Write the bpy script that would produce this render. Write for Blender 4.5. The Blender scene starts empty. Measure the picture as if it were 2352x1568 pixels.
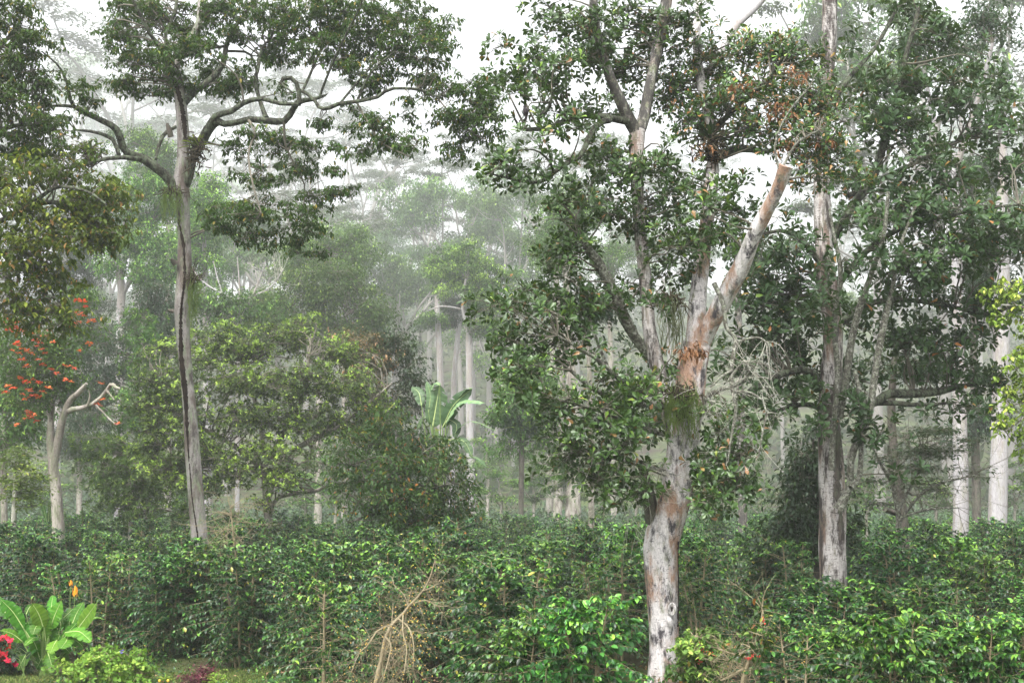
import bpy, math, random
import numpy as np
from mathutils import Matrix, Vector

# ------------------------------------------------------------------ camera, sky, sun, exposure
SC = bpy.context.scene
COL = SC.collection
CAM_H, FPX, HOR = 3.4, 2940.0, 1130.0          # eye height, focal length and horizon in units of a 2352 wide frame
PITCH = math.atan((HOR - 784.0) / FPX)
cd = bpy.data.cameras.new("camera"); cam = bpy.data.objects.new("camera", cd); COL.objects.link(cam)
cd.sensor_width = 36.0; cd.lens = 36.0 * FPX / 2352.0
cd.clip_start = 0.1; cd.clip_end = 6000.0
cam.location = (0, 0, CAM_H); cam.rotation_euler = (math.radians(90) + PITCH, 0, 0)
SC.camera = cam

SUN_EL, SUN_AZ = math.radians(58), math.radians(205)   # azimuth clockwise from +Y
world = bpy.data.worlds.new("World"); SC.world = world; world.use_nodes = True
wn = world.node_tree.nodes; wl = world.node_tree.links
bg = wn["Background"]
sky = wn.new("ShaderNodeTexSky"); sky.sky_type = 'NISHITA'; sky.sun_disc = False
sky.sun_elevation = SUN_EL; sky.sun_rotation = SUN_AZ
sky.air_density = 1.0; sky.dust_density = 6.0; sky.ozone_density = 1.0
hs = wn.new("ShaderNodeHueSaturation"); hs.inputs["Saturation"].default_value = 0.14; hs.inputs["Value"].default_value = 1.0
wl.new(sky.outputs[0], hs.inputs["Color"]); wl.new(hs.outputs[0], bg.inputs["Color"])
bg.inputs["Strength"].default_value = 0.15
sd = bpy.data.lights.new("sun", 'SUN'); sd.energy = 1.0; sd.angle = math.radians(25); sd.color = (1.0, 0.97, 0.92)
sun = bpy.data.objects.new("sun", sd); COL.objects.link(sun)
sdir = Vector((math.sin(SUN_AZ) * math.cos(SUN_EL), math.cos(SUN_AZ) * math.cos(SUN_EL), math.sin(SUN_EL)))
sun.rotation_euler = sdir.to_track_quat('Z', 'Y').to_euler()

SC.view_settings.view_transform = 'Standard'; SC.view_settings.look = 'None'
SC.view_settings.exposure = 1.75; SC.view_settings.gamma = 1.0
HAZE_DENSITY = 0.00095
cy = SC.cycles
cy.use_denoising = True
try: cy.denoiser = 'OPENIMAGEDENOISE'
except Exception: pass
cy.max_bounces = 5; cy.diffuse_bounces = 2; cy.glossy_bounces = 2; cy.transmission_bounces = 3
cy.volume_bounces = 1; cy.transparent_max_bounces = 4
cy.use_adaptive_sampling = True; cy.adaptive_threshold = 0.015
cy.caustics_reflective = False; cy.caustics_refractive = False
cy.sample_clamp_indirect = 4.0
SC.render.use_persistent_data = False

# ------------------------------------------------------------------ maths helpers
CP, SP_ = math.cos(PITCH), math.sin(PITCH)
def at(x, y, Y):
    """point at depth Y seen at (x, y) of the 2352 x 1568 frame"""
    u = (x - 1176.0) / FPX; v = (784.0 - y) / FPX
    d = np.array([u, CP - SP_ * v, SP_ + CP * v])
    s = Y / d[1]
    return np.array([0, 0, CAM_H]) + d * s
def ppm(Y): return FPX / Y
def sstep(a, b, t):
    t = np.clip((t - a) / (b - a), 0, 1); return t * t * (3 - 2 * t)
def ground(x, y):
    x = np.asarray(x, float); y = np.asarray(y, float)
    h = 0.10 * np.sin(x * 0.31 + 1.3) * np.cos(y * 0.23) + 0.05 * np.sin(x * 0.9 + y * 0.7)
    h = h * sstep(14, 22, y)
    h = h + sstep(130, 620, y) * 88 + np.clip(y - 620, 0, 2000) * 0.05
    h = h + sstep(110, 260, y) * (3.0 * np.sin(x * 0.021 + 0.8) + 2.0 * np.sin(x * 0.047 + y * 0.02))
    h = h + sstep(60, 180, y) * sstep(10, 80, -x) * 4
    return h
def gz(x, y): return float(ground(x, y))
def unit(a):
    return a / np.maximum(np.linalg.norm(a, axis=-1, keepdims=True), 1e-9)

def catmull(P, n):
    """P (K,D) control rows -> (n,D) smooth rows"""
    P = np.asarray(P, float); K = len(P)
    if K == 2:
        t = np.linspace(0, 1, n)[:, None]; return P[0] * (1 - t) + P[1] * t
    Q = np.vstack([2 * P[0] - P[1], P, 2 * P[-1] - P[-2]])
    t = np.linspace(0, K - 1 - 1e-9, n); i = t.astype(int); f = (t - i)[:, None]
    a, b, c, d = Q[i], Q[i + 1], Q[i + 2], Q[i + 3]
    return 0.5 * ((2 * b) + (-a + c) * f + (2 * a - 5 * b + 4 * c - d) * f * f + (-a + 3 * b - 3 * c + d) * f ** 3)

class Geo:
    """collects vertices and faces with numpy and links them as ONE mesh"""
    def __init__(s): s.v = []; s.q = []; s.t = []; s.a = []; s.n = 0
    def add(s, v, quads=None, tris=None, a=0.5):
        v = np.asarray(v, np.float32).reshape(-1, 3)
        if quads is not None and len(quads): s.q.append(np.asarray(quads, np.int64) + s.n)
        if tris is not None and len(tris): s.t.append(np.asarray(tris, np.int64) + s.n)
        s.v.append(v)
        a = np.asarray(a, np.float32)
        s.a.append(np.full(len(v), float(a), np.float32) if a.ndim == 0 else a.astype(np.float32))
        s.n += len(v)
    def mesh(s, name, mat, origin=(0, 0, 0)):
        me = bpy.data.meshes.new(name)
        if s.n == 0: return me
        v = np.concatenate(s.v) - np.asarray(origin, np.float32)
        q = np.concatenate(s.q) if s.q else np.zeros((0, 4), np.int64)
        t = np.concatenate(s.t) if s.t else np.zeros((0, 3), np.int64)
        me.vertices.add(len(v)); me.vertices.foreach_set("co", v.astype(np.float32).ravel())
        nl = len(q) * 4 + len(t) * 3
        me.loops.add(nl); me.loops.foreach_set("vertex_index", np.concatenate([q.ravel(), t.ravel()]).astype(np.int32))
        me.polygons.add(len(q) + len(t))
        st = np.concatenate([np.arange(len(q)) * 4, len(q) * 4 + np.arange(len(t)) * 3]).astype(np.int32)
        me.polygons.foreach_set("loop_start", st)
        at_ = me.attributes.new("shade_var", 'FLOAT', 'POINT')
        at_.data.foreach_set("value", np.concatenate(s.a))
        me.update(calc_edges=True)
        me.materials.append(mat)
        return me

def tubes(geo, P, R, sides=6, a=0.5, rough=0.0, seed=0, cap=False):
    """P (N,S,3) centre lines, R (N,S) radii"""
    P = np.asarray(P, float); R = np.asarray(R, float)
    if P.ndim == 2: P = P[None]; R = R[None]
    N, S = R.shape
    T = np.gradient(P, axis=1); T = unit(T)
    ref = np.where(np.abs(T[:, 0, 2:3]) > 0.8, np.array([[0, -1.0, 0]]), np.array([[0, 0, 1.0]]))
    U = np.zeros_like(P); u = unit(ref - T[:, 0] * np.sum(ref * T[:, 0], 1, keepdims=True)); U[:, 0] = u
    for i in range(1, S):
        u = unit(u - T[:, i] * np.sum(u * T[:, i], 1, keepdims=True)); U[:, i] = u
    V = np.cross(T, U)
    ang = np.linspace(0, 2 * np.pi, sides, endpoint=False)
    rr = np.ones((N, S, sides))
    if rough > 0:
        rg = np.random.RandomState(seed)
        s = np.linspace(0, 1, S)[None, :, None] * S * 0.35
        for k in range(1, 6):
            ph = rg.rand(4) * 6.28
            rr += rough / k ** 0.5 * 0.6 * np.sin(k * ang[None, None] + ph[0] + 1.3 * np.sin(s * 0.35 * k + ph[1])) * np.sin(s * (0.5 + 0.4 * k) + ph[2])
        rr += rough * 0.5 * np.sin(3 * ang[None, None] + 0.4 * s + 1)
    V3 = P[:, :, None] + (U[:, :, None] * np.cos(ang)[None, None, :, None] + V[:, :, None] * np.sin(ang)[None, None, :, None]) * (R[:, :, None] * rr)[..., None]
    base = (np.arange(N) * S * sides)[:, None, None]
    i = (np.arange(S - 1) * sides)[None, :, None]; j = np.arange(sides)[None, None]; j2 = (j + 1) % sides
    q = np.stack([base + i + j, base + i + j2, base + i + sides + j2, base + i + sides + j], -1).reshape(-1, 4)
    av = np.asarray(a, float)
    if av.ndim == 1 and len(av) == N: av = np.repeat(av, S * sides)
    geo.add(V3.reshape(-1, 3), quads=q, a=av)
    if cap:
        for n in range(N):
            ring = V3[n, -1]; c = ring.mean(0)
            geo.add(np.vstack([ring, c[None]]), tris=[(k, (k + 1) % sides, sides) for k in range(sides)], a=0.9)

# leaf templates: rows (along, across, up), quads, tris
TM = {}
TM['leaf'] = (np.array([(0, 0, 0), (.33, -.42, .07), (.33, 0, 0), (.33, .42, .07), (.70, -.40, .0), (.70, 0, -.07), (.70, .40, .0), (1, 0, -.22)]),
              [(1, 2, 5, 4), (2, 3, 6, 5)], [(0, 2, 1), (0, 3, 2), (4, 5, 7), (5, 6, 7)])
TM['obov'] = (np.array([(0, 0, 0), (.40, -.26, .07), (.40, 0, 0), (.40, .26, .07), (.78, -.50, .02), (.78, 0, -.05), (.78, .50, .02), (1, 0, -.14)]),
              [(1, 2, 5, 4), (2, 3, 6, 5)], [(0, 2, 1), (0, 3, 2), (4, 5, 7), (5, 6, 7)])
TM['lite'] = (np.array([(0, 0, 0), (.45, -.5, .05), (.5, 0, -.04), (.45, .5, .05), (1, 0, -.15)]), [], [(0, 2, 1), (0, 3, 2), (1, 2, 4), (2, 3, 4)])
TM['mini'] = (np.array([(0, 0, 0), (.45, -.5, .04), (.45, .5, .04), (1, 0, -.12)]), [], [(0, 2, 1), (1, 2, 3)])
TM['heart'] = (np.array([(0, 0, 0), (.15, -.5, .05), (.15, .5, .05), (.6, -.42, 0), (.6, .42, 0), (.45, 0, -.05), (1, 0, -.12)]), [],
               [(0, 5, 1), (1, 5, 3), (3, 5, 6), (0, 2, 5), (2, 4, 5), (4, 6, 5)])

def leaves(geo, P, D, Nn, L, W, tm, a):
    P = np.asarray(P, float); n = len(P)
    if n == 0: return
    D = unit(D); S = unit(np.cross(D, Nn)); Nn = np.cross(S, D)
    tv, tq, tt = TM[tm]; K = len(tv)
    L = np.broadcast_to(L, (n,)); W = np.broadcast_to(W, (n,))
    V = (P[:, None] + D[:, None] * (tv[None, :, 0] * L[:, None])[..., None] + S[:, None] * (tv[None, :, 1] * W[:, None])[..., None]
         + Nn[:, None] * (tv[None, :, 2] * L[:, None])[..., None])
    b = (np.arange(n) * K)[:, None, None]
    q = (np.array(tq)[None] + b).reshape(-1, 4) if tq else None
    t = (np.array(tt)[None] + b).reshape(-1, 3) if tt else None
    geo.add(V.reshape(-1, 3), quads=q, tris=t, a=np.repeat(a, K))

# ------------------------------------------------------------------ object helpers
def tag(o, label, cat, group=None, kind=None):
    if label: o["label"] = label
    if cat: o["category"] = cat
    if group: o["group"] = group
    if kind: o["kind"] = kind
    return o
def thing(name, label, cat, loc, group=None):
    o = bpy.data.objects.new(name, None); COL.objects.link(o); o.location = tuple(float(c) for c in loc)
    o.empty_display_size = 0.2
    return tag(o, label, cat, group)
def part(name, geo, mat, parent=None, origin=(0, 0, 0)):
    if geo.n == 0: return None
    o = bpy.data.objects.new(name, geo.mesh(name, mat, origin)); COL.objects.link(o)
    if parent: o.parent = parent
    else: o.location = tuple(float(c) for c in origin)
    return o
def dup(root, loc, rz=0.0, sc=1.0, label=None, group=None, tilt=(0, 0)):
    r = root.copy(); COL.objects.link(r); r.location = tuple(float(c) for c in loc)
    r.rotation_euler = (tilt[0], tilt[1], rz)
    r.scale = (sc, sc, sc) if not isinstance(sc, tuple) else sc
    if label: r["label"] = label
    if group: r["group"] = group
    for ch in list(root.children):
        c = ch.copy(); COL.objects.link(c); c.parent = r
        for g in ch.children:
            d = g.copy(); COL.objects.link(d); d.parent = c
    return r

# ------------------------------------------------------------------ materials
def newmat(name):
    m = bpy.data.materials.new(name); m.use_nodes = True
    nt = m.node_tree; nt.nodes.clear()
    out = nt.nodes.new("ShaderNodeOutputMaterial")
    return m, nt, nt.nodes, nt.links, out
def ramp(nd, stops):
    r = nd.new("ShaderNodeValToRGB"); e = r.color_ramp.elements
    while len(e) < len(stops): e.new(0.5)
    for k, (p, c) in enumerate(stops): e[k].position = p; e[k].color = (*c, 1)
    return r
def leafmat(name, stops, rough=0.42, spec=0.5, trans=0.28, tcol=(0.16, 0.24, 0.03), dk=0.62):
    m, nt, nd, lk, out = newmat(name)
    a = nd.new("ShaderNodeAttribute"); a.attribute_name = "shade_var"
    if dk: stops = [(p, tuple(x * (dk + (1 - dk) * min(1, p / .85)) for x in c)) for p, c in stops]
    r = ramp(nd, stops); lk.new(a.outputs["Fac"], r.inputs[0])
    oi = nd.new("ShaderNodeObjectInfo")
    h = nd.new("ShaderNodeHueSaturation")
    mr = nd.new("ShaderNodeMapRange"); mr.inputs[3].default_value = 0.485; mr.inputs[4].default_value = 0.515
    lk.new(oi.outputs["Random"], mr.inputs[0]); lk.new(mr.outputs[0], h.inputs["Hue"])
    nz = nd.new("ShaderNodeTexNoise"); nz.inputs["Scale"].default_value = 9.0; nz.inputs["Detail"].default_value = 2
    tc = nd.new("ShaderNodeTexCoord"); lk.new(tc.outputs["Object"], nz.inputs["Vector"])
    mv = nd.new("ShaderNodeMapRange"); mv.inputs[3].default_value = 0.72; mv.inputs[4].default_value = 1.28
    lk.new(nz.outputs["Fac"], mv.inputs[0]); vr = nd.new("ShaderNodeMapRange"); vr.inputs[3].default_value = 0.78; vr.inputs[4].default_value = 1.3
    mm = nd.new("ShaderNodeMath"); mm.operation = 'MULTIPLY'
    fr_ = nd.new("ShaderNodeMath"); fr_.operation = 'FRACT'; m7 = nd.new("ShaderNodeMath"); m7.operation = 'MULTIPLY'; m7.inputs[1].default_value = 7.31
    lk.new(oi.outputs["Random"], m7.inputs[0]); lk.new(m7.outputs[0], fr_.inputs[0]); lk.new(fr_.outputs[0], vr.inputs[0])
    lk.new(mv.outputs[0], mm.inputs[0]); lk.new(vr.outputs[0], mm.inputs[1]); lk.new(mm.outputs[0], h.inputs["Value"])
    lk.new(r.outputs[0], h.inputs["Color"])
    p = nd.new("ShaderNodeBsdfPrincipled"); lk.new(h.outputs[0], p.inputs["Base Color"])
    p.inputs["Roughness"].default_value = rough; p.inputs["Specular IOR Level"].default_value = spec * 0.55
    t = nd.new("ShaderNodeBsdfTranslucent")
    mx = nd.new("ShaderNodeMix"); mx.data_type = 'RGBA'; mx.blend_type = 'MIX'; mx.inputs[0].default_value = 0.45
    lk.new(h.outputs[0], mx.inputs[6]); mx.inputs[7].default_value = (*tcol, 1)
    lk.new(mx.outputs[2], t.inputs["Color"])
    ms = nd.new("ShaderNodeMixShader"); ms.inputs[0].default_value = trans
    lk.new(p.outputs[0], ms.inputs[1]); lk.new(t.outputs[0], ms.inputs[2]); lk.new(ms.outputs[0], out.inputs["Surface"])
    return m
def barkmat(name, base, patch, dark, moss=(0.10, 0.13, 0.05), p_amt=0.45, d_amt=0.4, m_amt=0.2, sc=1.0, vert=0.35, bump=0.5, fine=1.0):
    """base bark, a second bark colour in patches, dark blotches and lichen"""
    m, nt, nd, lk, out = newmat(name)
    tc = nd.new("ShaderNodeTexCoord"); mp = nd.new("ShaderNodeMapping"); mp.inputs["Scale"].default_value = (sc, sc, sc * vert)
    lk.new(tc.outputs["Object"], mp.inputs["Vector"])
    mh = nd.new("ShaderNodeMapping"); mh.inputs["Scale"].default_value = (sc, sc, sc * 4.0)
    lk.new(tc.outputs["Object"], mh.inputs["Vector"])
    def noise(scale, det, vec, rough=0.6):
        n = nd.new("ShaderNodeTexNoise"); n.inputs["Scale"].default_value = scale; n.inputs["Detail"].default_value = det
        n.inputs["Roughness"].default_value = rough; lk.new(vec.outputs[0], n.inputs["Vector"]); return n
    def thr(n, c, w):
        r = nd.new("ShaderNodeMapRange"); r.inputs[1].default_value = c - w; r.inputs[2].default_value = c + w
        lk.new(n.outputs["Fac"], r.inputs[0]); return r
    def mix(f, a, b, k=None):
        x = nd.new("ShaderNodeMix"); x.data_type = 'RGBA'; lk.new(f.outputs[0], x.inputs[0])
        if hasattr(a, "outputs"): lk.new(a.outputs[2], x.inputs[6])
        else: x.inputs[6].default_value = (*a, 1)
        x.inputs[7].default_value = (*b, 1); return x
    n1 = noise(2.2, 8, mp); n2 = noise(4.0, 10, mp, 0.75); n3 = noise(9.0, 8, mh, 0.7); n4 = noise(6.0, 6, mp, 0.7); n5 = noise(38 * fine, 4, mp, 0.8)
    c = mix(thr(n1, 0.5 + (0.5 - p_amt) * 0.35, 0.05), base, patch)
    c = mix(thr(n4, 0.62 - m_amt * 0.25, 0.07), c, moss)
    c = mix(thr(n2, 0.64 - d_amt * 0.2, 0.05), c, dark)
    c = mix(thr(n3, 0.66 - d_amt * 0.12, 0.03), c, tuple(x * 1.2 for x in dark))
    hv = nd.new("ShaderNodeHueSaturation"); lk.new(c.outputs[2], hv.inputs["Color"])
    rv = nd.new("ShaderNodeMapRange"); rv.inputs[1].default_value = 0.3; rv.inputs[2].default_value = 0.7; rv.inputs[3].default_value = 0.7; rv.inputs[4].default_value = 1.2
    lk.new(n5.outputs["Fac"], rv.inputs[0]); lk.new(rv.outputs[0], hv.inputs["Value"])
    p = nd.new("ShaderNodeBsdfPrincipled"); p.inputs["Roughness"].default_value = 0.85; p.inputs["Specular IOR Level"].default_value = 0.25
    lk.new(hv.outputs[0], p.inputs["Base Color"])
    ad = nd.new("ShaderNodeMath"); ad.operation = 'ADD'; lk.new(n2.outputs["Fac"], ad.inputs[0]); lk.new(n5.outputs["Fac"], ad.inputs[1])
    b = nd.new("ShaderNodeBump"); b.inputs["Strength"].default_value = bump; b.inputs["Distance"].default_value = 0.03
    lk.new(ad.outputs[0], b.inputs["Height"]); lk.new(b.outputs[0], p.inputs["Normal"])
    lk.new(p.outputs[0], out.inputs["Surface"])
    return m
def plain(name, c, rough=0.7, spec=0.3, var=0.25, sc=6.0, trans=0.0):
    m, nt, nd, lk, out = newmat(name)
    tc = nd.new("ShaderNodeTexCoord"); n = nd.new("ShaderNodeTexNoise"); n.inputs["Scale"].default_value = sc; n.inputs["Detail"].default_value = 5
    lk.new(tc.outputs["Object"], n.inputs["Vector"])
    r = ramp(nd, [(0.3, tuple(x * (1 - var) for x in c)), (0.7, tuple(x * (1 + var) for x in c))]); lk.new(n.outputs["Fac"], r.inputs[0])
    p = nd.new("ShaderNodeBsdfPrincipled"); lk.new(r.outputs[0], p.inputs["Base Color"])
    p.inputs["Roughness"].default_value = rough; p.inputs["Specular IOR Level"].default_value = spec
    if trans > 0:
        t = nd.new("ShaderNodeBsdfTranslucent"); lk.new(r.outputs[0], t.inputs["Color"])
        ms = nd.new("ShaderNodeMixShader"); ms.inputs[0].default_value = trans
        lk.new(p.outputs[0], ms.inputs[1]); lk.new(t.outputs[0], ms.inputs[2]); lk.new(ms.outputs[0], out.inputs["Surface"])
    else: lk.new(p.outputs[0], out.inputs["Surface"])
    return m

M = {}
# leaf ramps: 0..0.75 normal greens, 0.8..0.92 young leaves, above 0.95 old yellow / brown ones
M['lf_palm'] = leafmat("dark_hand_leaf", [(0, (.020, .048, .008)), (.45, (.042, .095, .014)), (.75, (.075, .15, .022)), (.88, (.14, .19, .035)), (.97, (.22, .16, .035))], 0.5, 0.35, 0.3)
M['lf_olive'] = leafmat("olive_leaf", [(0, (.038, .085, .012)), (.4, (.080, .150, .018)), (.7, (.15, .22, .028)), (.86, (.27, .37, .05)), (.97, (.30, .19, .05))], 0.5, 0.35, 0.30, (.22, .32, .03))
M['lf_big'] = leafmat("glossy_spoon_leaf", [(0, (.024, .062, .013)), (.4, (.046, .105, .019)), (.72, (.085, .16, .028)), (.88, (.20, .34, .04)), (.97, (.26, .13, .05))], 0.34, 0.85, 0.18)
M['lf_broad'] = leafmat("broad_dark_leaf", [(0, (.020, .052, .018)), (.4, (.036, .090, .025)), (.75, (.065, .135, .034)), (.9, (.16, .26, .04)), (.98, (.30, .14, .04))], 0.42, 0.5, 0.2)
M['lf_mango'] = leafmat("leathery_leaf", [(0, (.022, .050, .014)), (.35, (.045, .085, .018)), (.6, (.085, .145, .024)), (.8, (.19, .34, .04)), (.97, (.30, .44, .06))], 0.42, 0.5, 0.25)
M['lf_mixed'] = leafmat("mixed_leaf", [(0, (.026, .070, .016)), (.5, (.060, .135, .024)), (.78, (.13, .22, .035)), (.9, (.30, .27, .045)), (.98, (.30, .12, .03))], 0.42, 0.5, 0.25)
M['lf_mid'] = leafmat("mid_green_leaf", [(0, (.034, .085, .022)), (.45, (.080, .175, .038)), (.75, (.22, .38, .055)), (1, (.34, .52, .09))], 0.55, 0.3, 0.25)
M['lf_dark'] = leafmat("deep_green_leaf", [(0, (.018, .042, .020)), (.5, (.034, .070, .030)), (.85, (.06, .11, .038)), (1, (.12, .18, .05))], 0.42, 0.5, 0.2)
M['lf_yellow'] = leafmat('yellow_green_leaf', [(0, (.12, .19, .03)), (.5, (.20, .31, .045)), (.85, (.34, .44, .07)), (1, (.48, .46, .10))], 0.5, 0.3, 0.3)
M['lf_lime'] = leafmat("fresh_green_leaf", [(0, (.07, .13, .03)), (.5, (.13, .22, .04)), (.85, (.24, .34, .06)), (1, (.36, .36, .08))], 0.5, 0.4, 0.3)
M['lf_far'] = leafmat("far_feather_leaf", [(0, (.045, .065, .035)), (.5, (.07, .10, .045)), (1, (.13, .17, .07))], 0.7, 0.2, 0.25)
M['lf_brown'] = leafmat("dull_brown_leaf", [(0, (.05, .055, .025)), (.4, (.09, .085, .04)), (.7, (.16, .11, .06)), (.9, (.28, .14, .08)), (1, (.34, .20, .12))], 0.6, 0.3, 0.2)
M['lf_dead'] = leafmat("dry_leaf", [(0, (.16, .075, .035)), (.5, (.28, .14, .07)), (1, (.42, .26, .16))], 0.8, 0.15, 0.15, (.3, .15, .06))
M['lf_coffee'] = leafmat("coffee_leaf", [(0, (.008, .026, .010)), (.5, (.028, .088, .022)), (.78, (.060, .165, .032)), (.9, (.15, .33, .045)), (1, (.34, .32, .06))], 0.32, 0.7, 0.16, (.10, .26, .03))
M['lf_coffee_bright'] = leafmat("young_coffee_leaf", [(0, (.010, .038, .010)), (.45, (.038, .12, .024)), (.75, (.10, .27, .04)), (1, (.28, .46, .06))], 0.32, 0.8, 0.2, (.16, .36, .03))
M['lf_vine'] = leafmat("vine_leaf", [(0, (.12, .26, .035)), (.5, (.25, .44, .055)), (1, (.50, .62, .12))], 0.5, 0.35, 0.3, (.3, .4, .04))
M['lf_grass'] = leafmat("grass_blade", [(0, (.07, .12, .03)), (.6, (.15, .22, .05)), (1, (.28, .32, .09))], 0.6, 0.2, 0.2)
M['lf_purple'] = leafmat("wine_red_leaf", [(0, (.05, .015, .025)), (.6, (.13, .03, .05)), (1, (.24, .10, .10))], 0.5, 0.3, 0.2, (.25, .04, .06))
M['lf_red'] = leafmat("scarlet_bract", [(0, (.45, .015, .02)), (1, (.75, .04, .06))], 0.5, 0.3, 0.25, (.7, .02, .03))
M['flower'] = leafmat("orange_red_petal", [(0, (.72, .10, .03)), (1, (.92, .24, .08))], 0.55, 0.3, 0.2, (.9, .15, .03))
M['big_leaf'] = leafmat("broad_blade", [(0, (.022, .08, .008)), (.5, (.055, .175, .015)), (1, (.15, .29, .03))], 0.5, 0.3, 0.25, (.25, .45, .03))
M['banana'] = leafmat("banana_blade", [(0, (.05, .10, .045)), (.5, (.10, .18, .08)), (1, (.20, .31, .15))], 0.4, 0.5, 0.25, (.22, .36, .10))
M['midrib'] = plain("pale_midrib", (.38, .46, .18), 0.5)
M['stalk'] = plain("green_stalk", (.16, .24, .07), 0.5)
M['bark_left'] = barkmat("grey_smooth_bark", (.29, .27, .255), (.13, .105, .09), (.07, .06, .055), (.20, .24, .15), 0.40, 0.30, 0.25, 1.0, 0.3, 0.5)
M['bark_limb'] = barkmat("lichen_limb_bark", (.075, .072, .052), (.04, .038, .027), (.02, .018, .015), (.13, .16, .10), 0.5, 0.5, 0.45, 2.0, 0.6, 0.8)
M['bark_white'] = barkmat("white_patched_bark", (.63, .60, .59), (.34, .215, .15), (.055, .05, .055), (.20, .21, .14), 0.44, 0.40, 0.12, 1.15, 0.42, 0.7)
M['bark_mottle'] = barkmat("mottled_limb_bark", (.50, .48, .46), (.26, .21, .18), (.07, .065, .06), (.20, .22, .14), 0.5, 0.85, 0.45, 2.2, 0.45, 0.6)
M['bark_grey'] = barkmat("white_flaked_bark", (.54, .51, .49), (.22, .155, .12), (.06, .05, .045), (.18, .165, .11), 0.38, 0.62, 0.10, 1.3, 0.25, 0.7, 0.8)
M['bark_stem'] = barkmat("lichen_speckled_bark", (.44, .44, .39), (.22, .21, .18), (.08, .075, .06), (.22, .26, .17), 0.5, 0.75, 0.4, 4.0, 1.0, 0.6)
M['bark_pale'] = barkmat("pale_smooth_bark", (.37, .355, .36), (.29, .26, .245), (.26, .22, .2), (.30, .29, .24), 0.4, 0.15, 0.15, 0.8, 0.2, 0.2)
M['bark_mid'] = barkmat("mid_grey_bark", (.36, .33, .29), (.24, .21, .18), (.12, .10, .085), (.20, .21, .14), 0.45, 0.35, 0.3, 0.8, 0.25, 0.4)
M['bark_dark'] = barkmat("dark_brown_bark", (.13, .11, .095), (.08, .07, .055), (.04, .035, .03), (.11, .12, .08), 0.45, 0.4, 0.3, 1.2, 0.3, 0.6)
M['bark_far'] = plain("distant_pale_bark", (.22, .21, .19), 0.9, 0.1, 0.2, 0.5)
M['twig'] = plain("twig_bark", (.12, .11, .085), 0.85, 0.2, 0.35, 3.0)
M['twig_pale'] = plain("pale_twig_bark", (.40, .39, .33), 0.85, 0.2, 0.3, 3.0)
M['coffee_stem'] = plain("tan_coffee_stem", (.20, .165, .10), 0.8, 0.2, 0.3, 4.0)
M['tan'] = plain("bare_tan_twig", (.25, .21, .13), 0.8, 0.2, 0.25, 3.0)
M['split'] = plain("painted_split_shade", (.020, .014, .010), 0.9, 0.1, 0.6, 9.0)  # near black, puts the shade inside splits and holes into the colour
M['rust'] = plain("rusty_root_mat", (.26, .12, .05), 0.95, 0.1, 0.5, 12.0)
M['moss'] = plain("hanging_green_strand", (.15, .22, .05), 0.7, 0.2, 0.3, 4.0, 0.25)
M['moss_dull'] = plain("hanging_grey_strand", (.13, .15, .07), 0.7, 0.2, 0.3, 4.0, 0.2)
M['brom'] = leafmat("strap_leaf", [(0, (.10, .16, .03)), (1, (.34, .42, .08))], 0.45, 0.4, 0.3, (.3, .4, .04))
M['berry_red'] = plain("red_coffee_berry", (.45, .03, .02), 0.35, 0.5, 0.3)
M['berry_yel'] = plain("yellow_coffee_berry", (.50, .33, .07), 0.35, 0.5, 0.4)
M['bird'] = plain("dark_plumage", (.022, .016, .020), 0.6, 0.3, 0.6, 30.0)
M['torch'] = plain('orange_bract', (.85, .36, .03), .5, .3, .15, 6, .2)
M['fruit'] = plain("yellow_fruit", (.70, .48, .06), 0.5)
M['violet'] = plain("violet_petal", (.25, .16, .75), 0.5, 0.3, 0.2, 4, 0.3)
M['tangle'] = plain("dry_root_tangle", (.065, .055, .035), 0.95, 0.1, 0.4, 8.0)

# ground
def groundmat():
    m, nt, nd, lk, out = newmat("forest_soil_and_grass")
    tc = nd.new("ShaderNodeTexCoord")
    n1 = nd.new("ShaderNodeTexNoise"); n1.inputs["Scale"].default_value = 0.35; n1.inputs["Detail"].default_value = 8
    n2 = nd.new("ShaderNodeTexNoise"); n2.inputs["Scale"].default_value = 7.0; n2.inputs["Detail"].default_value = 9; n2.inputs["Roughness"].default_value = .75
    for n in (n1, n2): lk.new(tc.outputs["Object"], n.inputs["Vector"])
    r1 = ramp(nd, [(.35, (.045, .028, .020)), (.5, (.06, .07, .026)), (.65, (.09, .13, .035))]); lk.new(n1.outputs["Fac"], r1.inputs[0])
    r2 = ramp(nd, [(.3, (.35, .3, .25)), (.5, (.8, .8, .75)), (.75, (1.35, 1.3, 1.2))]); lk.new(n2.outputs["Fac"], r2.inputs[0])
    x = nd.new("ShaderNodeMix"); x.data_type = 'RGBA'; x.blend_type = 'MULTIPLY'; x.inputs[0].default_value = 1
    lk.new(r1.outputs[0], x.inputs[6]); lk.new(r2.outputs[0], x.inputs[7])
    p = nd.new("ShaderNodeBsdfPrincipled"); p.inputs["Roughness"].default_value = .95; p.inputs["Specular IOR Level"].default_value = .15
    lk.new(x.outputs[2], p.inputs["Base Color"])
    b = nd.new("ShaderNodeBump"); b.inputs["Strength"].default_value = .8; b.inputs["Distance"].default_value = .08
    lk.new(n2.outputs["Fac"], b.inputs["Height"]); lk.new(b.outputs[0], p.inputs["Normal"])
    lk.new(p.outputs[0], out.inputs["Surface"]); return m
xs = np.concatenate([np.linspace(-1000, -60, 60)[:-1], np.linspace(-60, 60, 150), np.linspace(60, 1000, 60)[1:]])
ys = np.concatenate([np.linspace(-60, 0, 8)[:-1], np.linspace(0, 90, 130), np.linspace(90, 1300, 150)[1:]])
GX, GY = np.meshgrid(xs, ys); GZ = ground(GX, GY)
g = Geo(); nx = len(xs)
ii = (np.arange(len(ys) - 1)[:, None] * nx + np.arange(nx - 1)[None]).ravel()
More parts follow.
